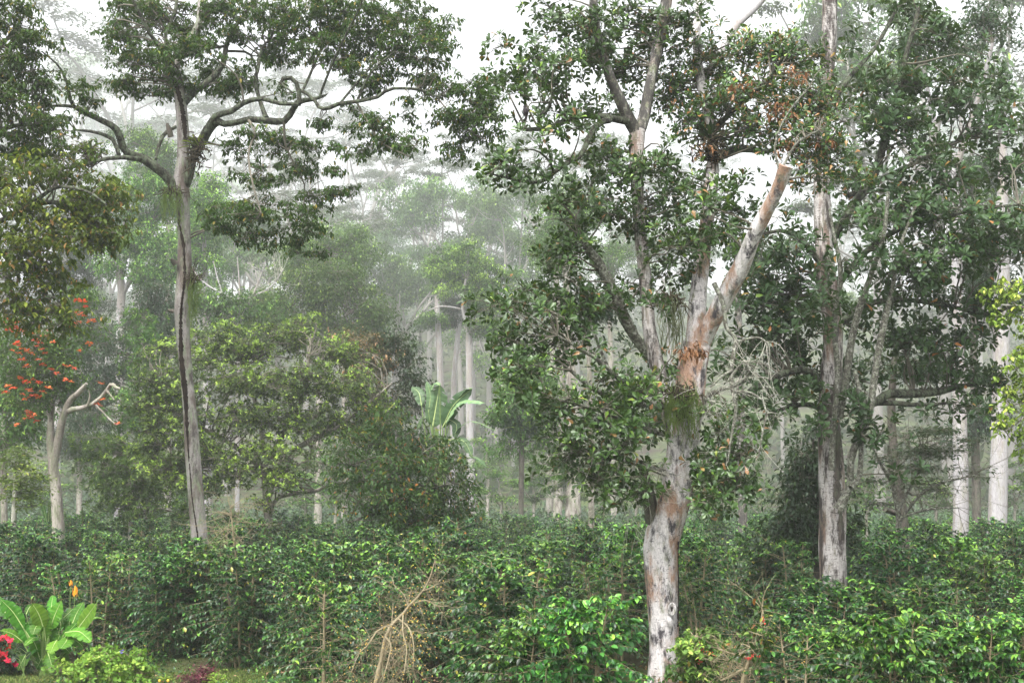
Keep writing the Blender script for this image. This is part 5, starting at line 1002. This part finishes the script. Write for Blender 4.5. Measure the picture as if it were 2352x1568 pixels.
for (x, y, X) in cand:
    lb, gp = band(X, y)
    k = rc.choice([0, 1, 2, 3, 4, 0, 1, 2, 3, 4, 5, 6]) if y < 40 else rc.choice([0, 1, 2, 3, 4])
    if rc.random() < .15: k = rc.choice([7, 8])
    h = rc.uniform(.86, 1.08) * (1.0 if y > 24 else .95)
    if X > 1550 and y < 25: h *= .80
    put_coffee(k, x, y, rc.uniform(0, 6.28), (h * rc.uniform(.95, 1.15), h * rc.uniform(.95, 1.15), h), lb, gp); ylast = max(ylast, y)
# singled out foreground shrubs
SP = [(5, 1325, 16.2, .88, "bright lime tipped coffee shrub just left of the foot of the big white trunk"), (6, 1190, 16.6, .80, "low bright green coffee shrub at the bottom edge left of the big white trunk"),
      (5, 2010, 14.9, .84, "tallest bright lime leaved coffee shrub at the bottom right"), (6, 2215, 15.3, .84, "bright coffee shrub with a pale bare lower stem at the bottom right corner"), (5, 2330, 15.8, .80, "bright coffee shrub cut by the right edge of the picture"),
      (6, 1930, 16.4, .78, "bright coffee shrub left of the tallest lime leaved one at the bottom right"), (7, 1815, 15.6, .84, "half bare coffee shrub with a thin tan stem right of the leaning berried one"), (8, 748, 21.0, .92, "half bare coffee shrub with a straight tan stem at the lower left centre"),
      (7, 1167, 18.4, .80, "half bare coffee shrub with ladder like tan twigs at the bottom centre"), (8, 236, 28.3, .98, "half bare coffee shrub with whitish twigs above the broad leaved clump"), (7, 167, 28.0, .9, "half bare coffee shrub behind the broad leaved clump beside the orange flower"), (8, 295, 29.0, 1.0, "half bare coffee shrub with an upright pale stem left of the cracked trunk")]
for X, Y in ((430, 28.3), (500, 27.9), (372, 28.6), (1895, 20.8), (1975, 21.0), (1830, 21.3), (2050, 20.6)):
    lb, gp = band(X, Y); put_coffee(rc.choice([0, 1, 2, 3, 4]), fx(X, Y), Y, rc.uniform(0, 6.28), (1.0, 1.0, .98 if Y > 25 else .80), lb, gp)
for k, X, Y, h, lb in SP: put_coffee(k, fx(X, Y), Y, rc.uniform(0, 6.28), (h, h, h), lb)

# leafless and leaning ones
T = Tree("dead_shrub", "leaning dead coffee shrub with a fan of bare straw coloured twigs", 17, (863, 1600), 801, 'tan', 'tan', cat='dead shrub')
T.limb([(861, 1575, 5.5), (874, 1520, 5), (884, 1468, 4.6), (897, 1437, 4.4), (912, 1422, 4), (928, 1406, 3.6), (942, 1388, 3), (958, 1372, 2.6), (976, 1350, 2), (988, 1325, 1.6), (999, 1287, 1)], to_ground=True, name="stem", dy=.3, rough=.2)
T.limb([(886, 1462, 2), (898, 1480, 1.8), (893, 1510, 1.4), (880, 1560, .9)], dy=-.4, rough=.2)
T.limb([(915, 1420, 2), (938, 1440, 1.6), (950, 1476, 1.3), (949, 1530, .8)], dy=-.3, dy0=.1, rough=.2)
T.limb([(902, 1434, 2), (868, 1446, 1.7), (846, 1480, 1.4), (826, 1498, 1), (808, 1540, .7)], dy=-.2, rough=.2)
T.limb([(926, 1408, 1.8), (925, 1450, 1.5), (934, 1490, 1.2), (928, 1545, .8)], dy=-.5, dy0=.1, rough=.2)
T.limb([(945, 1386, 1.8), (980, 1378, 1.4), (1004, 1392, 1.1), (1030, 1390, .7)], dy=.2, dy0=.2, rough=.2)
T.limb([(938, 1392, 1.6), (926, 1362, 1.3), (906, 1345, 1), (900, 1325, .6)], dy=.3, dy0=.1, rough=.2)
T.limb([(968, 1358, 1.4), (996, 1346, 1.1), (1012, 1330, .7)], dy=.3, dy0=.2, rough=.2)
T.limb([(874, 1520, 2.2), (890, 1490, 1.8), (899, 1440, 1.4), (903, 1385, .9)], dy=.4, rough=.2)
T.fine(34, .55, .0026, 'tan', on=[fr(T.skel[0], .35), T.skel[1], T.skel[2], T.skel[3], T.skel[4]], droop=.9, sub=4)
T.fine(16, .40, .0026, 'tan', name='side_twigs', on=[fr(T.skel[0], .6), T.skel[5], T.skel[6], T.skel[7]], droop=0, sub=3)
gy = Geo(); rg = np.random.RandomState(3); n = 260; i = rg.randint(0, 30, n); c = np.concatenate([T.skel[2], T.skel[3], T.skel[4], fr(T.skel[0], .6)])[:, :3]; c = c[rg.randint(0, len(c), n)] + rg.normal(size=(n, 3)) * np.array([.20, .15, .22])
o8 = np.array([(1, 0, 0), (-1, 0, 0), (0, 1, 0), (0, -1, 0), (0, 0, 1), (0, 0, -1)]) * .010; tri = np.array([(0, 2, 4), (2, 1, 4), (1, 3, 4), (3, 0, 4), (2, 0, 5), (1, 2, 5), (3, 1, 5), (0, 3, 5)])
gy.add((c[:, None] + o8[None]).reshape(-1, 3), tris=(tri[None] + 6 * np.arange(n)[:, None, None]).reshape(-1, 3)); part("berries", gy, M['berry_yel'], T.root, T.base)["kind"] = "stuff"
T = Tree("dead_shrub", "leafless straw coloured coffee shrub standing proud of the rows near the cracked trunk", 28, (543, 1340), 802, 'tan', 'tan', cat='dead shrub')
T.limb([(545, 1330, 3), (541, 1280, 2.6), (537, 1239, 2.2), (533, 1200, 1.6), (530, 1165, .9)], to_ground=True, name="stem")
T.fine(110, .85, .006, 'tan', on=[fr(T.skel[0], .25)], droop=.05, sub=3)
T = Tree("dead_shrub", "leaning bare coffee shrub with red berries right of the vine draped shrub", 16, (1708, 1600), 803, 'tan', 'tan', cat='dead shrub')
T.limb([(1706, 1580, 6), (1716, 1530, 5), (1728, 1495, 4), (1745, 1450, 3), (1752, 1400, 2)], to_ground=True, name="stem")
T.limb([(1722, 1510, 3), (1680, 1500, 2.2), (1650, 1490, 1.4)]); T.limb([(1716, 1530, 3), (1680, 1550, 2.2), (1655, 1562, 1.4)])
T.fine(60, .50, .005, 'tan', on=[fr(T.skel[0], .4)], droop=0, sub=2); T.fine(20, .4, .0045, 'tan', name='side_twigs', on=T.skel[1:])
T.foliage([(1740, 1420, 35, 40), (1760, 1480, 30, 30), (1700, 1470, 25, 25)], 'mixed', name='leaves', over=dict(L=.09, W=.045, cr=.25, cps=10, lai=1.0))
def berry_part(T, spots, n, mat, seed, r=.010, name='berries'):
    g = Geo(); rg = np.random.RandomState(seed)
    for (x, y, w, h) in spots:
        c0 = at(x, y, T.Y - .35); c = c0 + rg.normal(size=(n, 3)) * np.array([w * T.Y / FPX * .5, .08, h * T.Y / FPX * .5]); o = o8 / .010 * r
        g.add((c[:, None] + o[None]).reshape(-1, 3), tris=(tri[None] + 6 * np.arange(n)[:, None, None]).reshape(-1, 3))
    part(name, g, M[mat], T.root, T.base)["kind"] = "stuff"
berry_part(T, [(1732, 1505, 12, 6), (1755, 1428, 4, 8), (1720, 1512, 8, 4)], 12, 'berry_red', 1)
T = Tree("draped_shrub", "shrub smothered in small lime green vine leaves right of the big white trunk", 17, (1600, 1600), 804, 'tan', 'tan', cat='shrub')
T.limb([(1602, 1600, 4), (1600, 1540, 4), (1602, 1480, 3), (1600, 1440, 2)], to_ground=True, name="stem")
T.foliage([(1600, 1450, 38, 22), (1575, 1490, 30, 35), (1625, 1490, 35, 35), (1600, 1530, 50, 45), (1640, 1550, 25, 30), (1570, 1560, 25, 30)], 'lime', name='leaves', over=dict(L=.065, W=.042, tm='heart', mode='palm', cr=.22, cps=16, lai=3.0, mat='lf_lime'))
T.foliage([(1600, 1500, 50, 50), (1600, 1560, 55, 35)], 'mixed', name='inner_leaves', twn='inner_twigs', over=dict(L=.08, W=.04, cr=.25, cps=12, lai=1.5))
berry_part(T, [(1612, 1488, 8, 10), (1632, 1500, 8, 8), (1605, 1520, 5, 8)], 14, 'berry_red', 2)

# far coffee and undergrowth that nobody could count
def scatter(name, label, cat, n, xr, yr, zh, L, W, mat, seed, clump=1.5, tm='mini', fade=None):
    rg = np.random.RandomState(seed); g = Geo()
    nc = max(20, n // 60); cy_ = np.sqrt(rg.uniform(yr[0] ** 2, yr[1] ** 2, nc)); cx = rg.uniform(-1, 1, nc) * (xr * cy_ + 3)
    i = rg.randint(0, nc, n); top = rg.uniform(.6, 1.1, nc)[i]
    d = unit(rg.normal(size=(n, 3))) * rg.rand(n, 1) ** .35; d[:, 2] = abs(d[:, 2])
    P = np.stack([cx[i] + d[:, 0] * clump, cy_[i] + d[:, 1] * clump, d[:, 2] * zh * top], 1)
    P[:, 2] += ground(P[:, 0], P[:, 1])
    D = d * np.array([1, 1, .2]) + rg.normal(size=(n, 3)) * .4 + (0, 0, -.3); Nn = d + np.array([0, 0, .8]) + rg.normal(size=(n, 3)) * .3
    sz = rg.uniform(.6, 1.2, n); hf = P[:, 2] * 0
    leaves(g, P, D, Nn, L * sz, W * sz, tm, np.clip(.1 + .6 * rg.rand(n) + .25 * (d[:, 2] > .6) * rg.rand(n), 0, 1))
    o = part(name, g, M[mat]); tag(o, label, cat, None, 'stuff'); return o
scatter("far_coffee_rows", "far coffee rows merging into one green band under the misty trees", "coffee plants", 90000, .47, (max(46, ylast - 1), 78), 2.1, .22, .09, 'lf_coffee', 1, 1.3, 'lite')
scatter("undergrowth", "hazy green undergrowth covering the ground below the forest trees", "undergrowth", 90000, .48, (74, 150), 2.0, .5, .22, 'lf_dark', 2, 2.6)
scatter("far_undergrowth", "pale undergrowth fading up the misty slope", "undergrowth", 80000, .5, (145, 760), 7.0, 2.4, 1.0, 'lf_far', 3, 11.0)
scatter("leafy_ground_cover", "low leafy weeds on the shaded soil between the coffee stems", "ground cover", 40000, .46, (15.5, 34), .28, .08, .04, 'lf_coffee', 4, .55)

# ================================================================== BROAD LEAVED PLANTS
def big_leaf(root, origin, base, mid, tip, hw, mat, seed, stalk=None, nrm=(0, -.75, .65), tears=0, var=.5, fold=.28):
    """one broad blade with its pale midrib, optionally torn between the veins"""
    rg = np.random.RandomState(seed); n = 26
    C = catmull([base, mid, tip], n); T_ = unit(np.gradient(C, axis=0)); N0 = np.array(nrm, float) + rg.normal(size=3) * .12
    S = unit(np.cross(T_, N0)); Nn = np.cross(S, T_)
    t = np.linspace(0, 1, n); prof = np.interp(t, [0, .06, .2, .45, .75, .92, 1], [.10, .45, .82, 1, .88, .48, .04]) * hw
    g = Geo(); ph = rg.rand() * 6; us = (0, .35, .7, 1.0)
    cuts = set(rg.choice(np.arange(4, n - 3), tears, replace=False)) if tears else set()
    for sg in (-1, 1):
        rows = []
        for j in range(n):
            row = []
            for u in us:
                wv = .06 * hw * math.sin(j * 1.15 + ph + sg) * u * u + .05 * hw * math.sin(j * 2.7 + ph * 2) * u
                row.append(C[j] + S[j] * sg * u * prof[j] * math.cos(fold * u) + Nn[j] * (fold * u * prof[j] * (1 - .75 * u) + wv) + (0, 0, -.10 * hw * u * u))
            rows.append(row)
        V = np.array(rows); F = []; verts = list(V.reshape(-1, 3)); av = [var + .12 * math.sin(j * 2.1 + ph) for j in range(n) for _ in us]
        for j in range(n - 1):
            for k in range(3):
                a, b, c, d = j * 4 + k, j * 4 + k + 1, (j + 1) * 4 + k + 1, (j + 1) * 4 + k
                if (j + (sg > 0)) in cuts and k >= 1:
                    verts.append(V[j + 1][k + 1] * .45 + V[j][k + 1] * .55 - np.array([0, 0, .05 * hw])); av.append(var); c = len(verts) - 1
                    if k == 1: F.append((a, b, c, d)) if sg > 0 else F.append((d, c, b, a))
                    continue
                F.append((a, b, c, d) if sg > 0 else (d, c, b, a))
        g.add(np.array(verts), quads=F, a=np.clip(av, 0, 1))
    b = part("leaf", g, M[mat], root, origin)
    gm = Geo(); tubes(gm, C + Nn * .003, np.interp(t, [0, 1], [.07 * hw, .012 * hw]), 5)
    part("midrib", gm, M['midrib'], b, (0, 0, 0)).data.transform(Matrix.Translation(-Vector([float(c) for c in origin])))
    if stalk is not None:
        gs = Geo(); C2 = catmull([stalk, (np.array(stalk) * .45 + base * .55 + (0, 0, .0)), base], 8); tubes(gs, C2, np.linspace(.16 * hw + .006, .075 * hw, 8), 6)
        part("leaf_stalk", gs, M['stalk'], root, origin)
def leaf_plant(name, label, Y, foot, LV, mat, seed, scale=1.0, tears=2, cat="plant"):
    f = at(foot[0], foot[1], Y); f = np.array([f[0], Y, gz(f[0], Y)]); root = thing(name, label, cat, f); rg = np.random.RandomState(seed)
    for k, L in enumerate(LV):
        pts, hw = L[0], L[1]; dy = L[2] if len(L) > 2 else 0.0; var = L[3] if len(L) > 3 else rg.uniform(.25, .7); nr = L[4] if len(L) > 4 else (0, -.75, .65); tr = L[5] if len(L) > 5 else tears
        P = [at(p[0], p[1], Y + dy * (.35 + .65 * i / (len(pts) - 1))) for i, p in enumerate(pts)]
        if len(P) == 2: m = P[0] * .5 + P[1] * .5 + (0, 0, .06 * np.linalg.norm(P[1] - P[0])); P = [P[0], m, P[1]]
        if len(P) > 3: P = [P[0], P[len(P) // 2], P[-1]]
        if name in ("broad_leaved_plant", "banana_plant"): hw = hw * 1.28
        big_leaf(root, f, P[0], P[1], P[2], hw * Y / FPX, mat, seed + k, stalk=f + rg.normal(size=3) * np.array([.08, .05, 0]) * scale + (0, 0, .02 if scale < 1.5 else P[0][2] * .55), nrm=nr, tears=tr, var=var)
    return root
leaf_plant("broad_leaved_plant", "clump of big shiny bright green paddle leaves at the bottom left corner", 25, (104, 1530),
  [([(118, 1402), (119, 1385), (122, 1366)], 10, .5, .55), ([(53, 1440), (30, 1405), (3, 1377)], 15, -.2, .5), ([(20, 1420), (6, 1395), (-14, 1365)], 12, .3, .35), ([(99, 1440), (90, 1412), (73, 1384)], 17, -.3, .75, (.3, -.8, .5), 0), ([(116, 1442), (126, 1412), (141, 1379)], 15, 0, .6),
   ([(140, 1440), (137, 1420), (133, 1396)], 12, .3, .4), ([(167, 1430), (176, 1408), (192, 1381)], 12, .2, .5), ([(178, 1444), (200, 1415), (222, 1384)], 17, -.3, .72, (-.3, -.85, .5), 0), ([(51, 1472), (28, 1455), (1, 1446)], 12, -.3, .55, (0, -.55, .85), 0), ([(150, 1452), (182, 1450), (209, 1472)], 15, -.5, .65, (0, -.5, .9), 3),
   ([(92, 1449), (84, 1437), (76, 1456)], 12, -.5, .5, (0, -.4, .9)), ([(97, 1468), (78, 1464), (56, 1482)], 11, -.5, .7, (0, -.4, .9), 3), ([(157, 1460), (152, 1472), (140, 1488)], 15, -.5, .5, (0, -.9, .5), 0), ([(130, 1470), (124, 1480), (115, 1500)], 13, -.6, .95, (0, -.8, .6), 4),
   ([(60, 1503), (54, 1512), (42, 1538)], 11, -.4, .5, (0, -.9, .5), 1), ([(110, 1498), (114, 1510), (123, 1542)], 13, -.4, .6, (0, -.9, .5), 3), ([(205, 1424), (222, 1417), (241, 1422)], 7, .2, .8, (0, -.2, 1)), ([(146, 1418), (157, 1408), (169, 1396)], 8, .2, .35), ([(45, 1412), (36, 1398), (24, 1392)], 9, .3, .4), ([(60, 1410), (70, 1392), (88, 1388)], 8, .4, .3), ([(75, 1460), (66, 1440), (58, 1428)], 12, .2, .35), ([(112, 1475), (118, 1450), (130, 1425)], 14, .1, .4), ([(80, 1480), (70, 1465), (48, 1452)], 13, .0, .45), ([(90, 1490), (76, 1490), (62, 1508)], 11, -.2, .35, (0, -.6, .8)),
   ([(120, 1490), (140, 1480), (160, 1498)], 12, -.2, .4, (0, -.6, .8), 2), ([(150, 1478), (172, 1470), (190, 1484)], 11, .1, .35), ([(100, 1500), (95, 1512), (84, 1534)], 10, -.1, .3, (0, -.9, .4)), ([(130, 1500), (146, 1510), (152, 1535)], 10, .1, .3, (0, -.9, .4)), ([(85, 1450), (82, 1425), (96, 1396)], 12, .3, .4), ([(160, 1450), (160, 1425), (172, 1400)], 11, .35, .3), ([(105, 1470), (103, 1440), (109, 1405)], 14, -.05, .5), ([(75, 1475), (60, 1450), (38, 1424)], 14, -.05, .45), ([(140, 1480), (154, 1455), (176, 1430)], 13, -.05, .5), ([(120, 1502), (128, 1482), (138, 1456)], 12, -.2, .4), ([(90, 1507), (84, 1487), (74, 1464)], 12, -.2, .4)], 'big_leaf', 900, .6)
leaf_plant("dry_leaf_plant", "small dark glossy paddle leaves low in front of the red bracts at the bottom left", 24.6, (55, 1545),
  [([(60, 1498), (50, 1490), (42, 1486)], 8, -.2, .2), ([(58, 1510), (66, 1502), (72, 1497)], 8, -.1, .2), ([(45, 1515), (34, 1510), (25, 1522)], 7, -.2, .2)], 'lf_dark', 940, .4, 0)
leaf_plant("banana_plant", "banana plant with long pale torn leaves rising above the rusty leaved tree", 43, (1005, 1225),
  [([(994, 978), (1002, 930), (1010, 882)], 21, .3, .35, (.35, -.9, .25), 3), ([(1010, 884), (1000, 880), (988, 898)], 9, .2, .8, (0, -.3, .9), 0), ([(1017, 980), (1042, 930), (1084, 892)], 14, -.2, .4, (.3, -.9, .3), 2), ([(1050, 915), (1072, 893), (1086, 892)], 8, -.3, .8, (0, -.3, .9), 0),
   ([(1024, 970), (1058, 925), (1113, 924)], 12, -.5, .85, (0, -.35, .95), 2), ([(1032, 1004), (1080, 968), (1139, 988)], 10, -.4, .8, (0, -.3, 1), 4), ([(1038, 1008), (1066, 1014), (1086, 1050)], 9, -.5, .6, (0, -.6, .8), 3), ([(1072, 1050), (1096, 1052), (1118, 1072)], 7, -.3, .6, (0, -.4, .9), 3),
   ([(984, 946), (988, 908), (980, 875)], 8, .2, .9, (.5, -.8, .2), 0), ([(968, 930), (962, 902), (946, 888)], 11, .5, .25, (0, -.6, .8), 2), ([(1026, 960), (1048, 975), (1044, 1005)], 9, -.3, .2, (.2, -.9, .4), 0), ([(985, 960), (972, 960), (958, 985)], 9, .3, .5, (0, -.4, .9), 2)], 'banana', 960, 2.2, 2)
o = [x for x in bpy.data.objects if x.name.startswith("banana_plant")][0]
gb = Geo(); p0 = at(1005, 1225, 43); p0 = np.array([p0[0], 43, gz(p0[0], 43)]); C = catmull([(*p0, .16), (*(p0 * .5 + at(1004, 1010, 43) * .5), .12), (*at(1003, 985, 43), .07)], 14); tubes(gb, C[:, :3], C[:, 3], 10, rough=.05); part("stem", gb, M['stalk'], o, p0)
# understory palms / heliconia far left in shade
for k, (x, y, Y, lb) in enumerate([(230, 1105, 60, "hazy arching palm fronds in the dark gap between the left trunks"), (110, 1190, 52, "dark palm like fronds at the foot of the forked flowering tree")]):
    rg = np.random.RandomState(40 + k); LV = []
    for j in range(9):
        a = rg.uniform(.35, 2.8); l = rg.uniform(35, 60); LV.append(([(x, y + 20), (x + math.cos(a) * l * .5, y - math.sin(a) * l * .75), (x + math.cos(a) * l, y - math.sin(a) * l * .75)], 5, rg.uniform(-1, 1), .3, (0, -.5, .8), 3))
    leaf_plant("palm_plant", lb, Y, (x, y + 70), LV, 'lf_mid', 1000 + 20 * k, 1.0, 3)

# red bracted shrub
def bract_part(root, f, spots, Y, n, L, W, mat, seed, name, tm='leaf'):
    rg = np.random.RandomState(seed)
    for (x, y) in spots:
        c = at(x, y, Y + rg.uniform(-.1, .1)); g = Geo(); az = np.arange(n) / n * 6.283 + rg.rand(); D = np.stack([np.cos(az), np.full(n, -.35), np.sin(az) * .8 - .35], 1)
        leaves(g, np.repeat(c[None], n, 0), D, np.array([[0, -1, .5]]) + rg.normal(size=(n, 3)) * .2, L * rg.uniform(.7, 1.1, n), W, tm, rg.rand(n)); part(name, g, M[mat], root, f)
T = Tree("red_shrub", "leafy shrub with scarlet red bracts cut by the left edge at the bottom left corner", 24.8, (5, 1560), 805, 'coffee_stem', 'coffee_stem', cat='shrub')
T.limb([(0, 1560, 3), (4, 1510, 2.5), (8, 1480, 2)], to_ground=True, name='stem')
T.foliage([(10, 1500, 32, 24), (0, 1470, 30, 18), (30, 1520, 24, 18), (8, 1535, 34, 16)], 'dark', name='leaves', over=dict(L=.10, W=.05, tm='leaf', cr=.22, cps=10, lai=2.6))
bract_part(T.root, T.base, [(8, 1488), (19, 1480), (4, 1510), (19, 1514), (0, 1465), (13, 1461), (-6, 1495), (36, 1523), (24, 1468), (2, 1498), (12, 1500)], 24.45, 6, .085, .05, 'lf_red', 6, "bract")
# vine mound
T = Tree("vine_mound", "mound of small bright yellow green vine leaves at the bottom left beside the paddle leaves", 23.6, (250, 1560), 806, 'coffee_stem', 'coffee_stem', cat='vine')
T.limb([(250, 1570, 3), (250, 1530, 2.5), (252, 1505, 2)], to_ground=True, name='stem'); T.limb([(250, 1540, 2), (300, 1530, 1.5), (345, 1555, 1)]); T.limb([(250, 1540, 2), (200, 1535, 1.5), (160, 1560, 1)])
T.foliage([(245, 1515, 50, 26), (200, 1535, 50, 25), (290, 1530, 45, 25), (240, 1550, 90, 25), (330, 1555, 30, 15), (160, 1552, 30, 18), (250, 1565, 100, 12), (140, 1530, 10, 35, .2, .8), (228, 1484, 18, 10, .5, .8), (320, 1540, 20, 14)], 'lime', name='leaves', depth=1.4, over=dict(L=.075, W=.062, tm='heart', mode='rosette', ps=5, cr=.22, cps=16, lai=3.4, mat='lf_vine', young=.3))
g = Geo(); c = at(280, 1494, 24.6); root = thing("violet_flower", "single small violet trumpet flower above the vine mound", "flower", c)
az = np.arange(7) / 7 * 6.283; D = np.stack([np.cos(az), np.full(7, -.5), np.sin(az)], 1); leaves(g, np.repeat(c[None], 7, 0), D, np.tile([0, -1., .3], (7, 1)), .05, .045, 'obov', az * 0 + .5); part("petals", g, M['violet'], root, c)
g = Geo(); tubes(g, np.array([c + (0, .1, -.02), c + (0, .04, 0), c]), np.array([.005, .008, .018]), 6); part("tube", g, M['moss'], root, c)
# orange torch flowers
for (x, y, s_, lb) in [(172, 1362, 1.0, "larger upright orange cone shaped flower above the paddle leaves"), (162, 1341, .55, "smaller orange flower higher on the half bare stem at the left")]:
    Y = 26.3; c = at(x, y, Y); root = thing("orange_flower", lb, "flower", c); g = Geo(); rg = np.random.RandomState(int(x))
    for j in range(7):
        az = j * 2.4; D = np.tile([[.35 * math.cos(az), .35 * math.sin(az), 1.0]], (1, 1)); leaves(g, [c + (.02 * math.cos(az), .02 * math.sin(az), -.09 * s_ + .02 * s_ * j)], D, [[math.cos(az), math.sin(az), .2]], np.array([.13 * s_]), np.array([.06 * s_]), 'leaf', np.array([.9]))
    part("bracts", g, M['torch'], root, c); g = Geo(); tubes(g, np.array([c + (0, .05, -.9), c + (0, .02, -.4), c + (0, 0, -.05)]), np.array([.008, .008, .006]), 5); part("stem", g, M['stalk'], root, c)
# small plants along the bottom edge
for k, (x, y, Y, w, h, mat, lb) in enumerate([(470, 1548, 23.6, 26, 22, 'lf_purple', "low wine red leafed plant at the bottom edge right of the vine mound"), (430, 1562, 23.2, 20, 10, 'lf_purple', "smaller wine red tuft at the bottom edge nearest the vine mound"), (500, 1562, 23.1, 24, 12, 'lf_vine', "small yellow green plant at the bottom edge in front of the wine red one"), (640, 1562, 21.8, 30, 14, 'lf_coffee_bright', "low leafy seedling patch at the bottom edge under the dark coffee")]):
    T = Tree("low_plant", lb, Y, (x, 1568), 810 + k, 'coffee_stem', 'coffee_stem', cat='plant'); T.limb([(x, 1572, 1.5), (x, y, 1)], to_ground=True, name='stem')
    T.foliage([(x, y, w, h), (x - w * .4, y + h * .5, w * .7, h * .7), (x + w * .5, y + h * .6, w * .7, h * .6)], 'lime', name='leaves', over=dict(L=.06, W=.03, tm='leaf', cr=.14, cps=10, ps=7, lai=3.2, mat=mat))
c = at(378, 1560, 23.3); root = thing("fruiting_plant", "tiny strap leaved plant holding two yellow fruits at the bottom edge", "plant", c)
g = Geo(); rg = np.random.RandomState(4); az = rg.rand(14) * 6.28; leaves(g, np.repeat(c[None], 14, 0), np.stack([np.cos(az), np.sin(az) * .5, rg.uniform(.1, .8, 14)], 1), np.tile([0, -.4, 1.], (14, 1)), .14, .018, 'leaf', rg.rand(14)); part("leaves", g, M['lf_vine'], root, c)
for dx in (-.075, .075):
    g = Geo(); q = c + (dx, -.05, -.01); tubes(g, np.array([q + (0, 0, -.03), q + (0, 0, -.02), q, q + (0, 0, .02), q + (0, 0, .03)]), np.array([.006, .02, .027, .02, .005]), 8, cap=True); part("fruit", g, M['fruit'], root, c)
# grass and litter at the lower left
rg = np.random.RandomState(9); n = 26000; g = Geo(); Yg = rg.uniform(21.8, 25.5, n); Xg = rg.uniform(-60, 640, n); P = np.stack([(Xg - 1176) / FPX * Yg, Yg, Yg * 0], 1); P[:, 2] = ground(P[:, 0], P[:, 1])
leaves(g, P, np.stack([rg.normal(size=n) * .5, rg.normal(size=n) * .5, np.ones(n) * .9], 1), rg.normal(size=(n, 3)) + (0, -1, 0), .07 * rg.uniform(.5, 1.2, n), .010, 'mini', rg.rand(n))
o = part("short_grass", g, M['lf_grass']); tag(o, "short grass and weeds along the bottom left edge", "grass", None, 'stuff')
n = 5000; g = Geo(); Yg = rg.uniform(16, 25.5, n); Xg = rg.uniform(-60, 2400, n); P = np.stack([(Xg - 1176) / FPX * Yg, Yg, Yg * 0], 1); P[:, 2] = ground(P[:, 0], P[:, 1]) + .015
leaves(g, P, rg.normal(size=(n, 3)) * (1, 1, .15), rg.normal(size=(n, 3)) * .3 + (0, 0, 1), .09 * rg.uniform(.5, 1.2, n), .045, 'lite', rg.rand(n))
o = part("leaf_litter", g, M['lf_dead']); tag(o, "fallen brown leaves scattered on the soil", "leaf litter", None, 'stuff')

# ------------------------------------------------------------------ haze
bpy.context.view_layer.update()
g = Geo()
X0, X1, Y0, Y1, Z0, Z1 = -1060, 1060, -160, 1360, float(GZ.min()) - 1.0, 235.0
v = np.array([(x, y, z) for z in (Z0, Z1) for y in (Y0, Y1) for x in (X0, X1)])
g.add(v, quads=[(0, 2, 3, 1), (4, 5, 7, 6), (0, 1, 5, 4), (2, 6, 7, 3), (0, 4, 6, 2), (1, 3, 7, 5)])
hm = bpy.data.materials.new("mist"); hm.use_nodes = True; hn = hm.node_tree; hn.nodes.clear()
ho = hn.nodes.new("ShaderNodeOutputMaterial"); hv = hn.nodes.new("ShaderNodeVolumePrincipled")
hv.inputs["Color"].default_value = (0.93, 0.95, 0.96, 1); hv.inputs["Density"].default_value = HAZE_DENSITY; hv.inputs["Anisotropy"].default_value = 0.2
hn.links.new(hv.outputs[0], ho.inputs["Volume"])
o = part("haze", g, hm); o["kind"] = "stuff"; o["label"] = "pale morning mist filling the forest"; o["category"] = "mist"
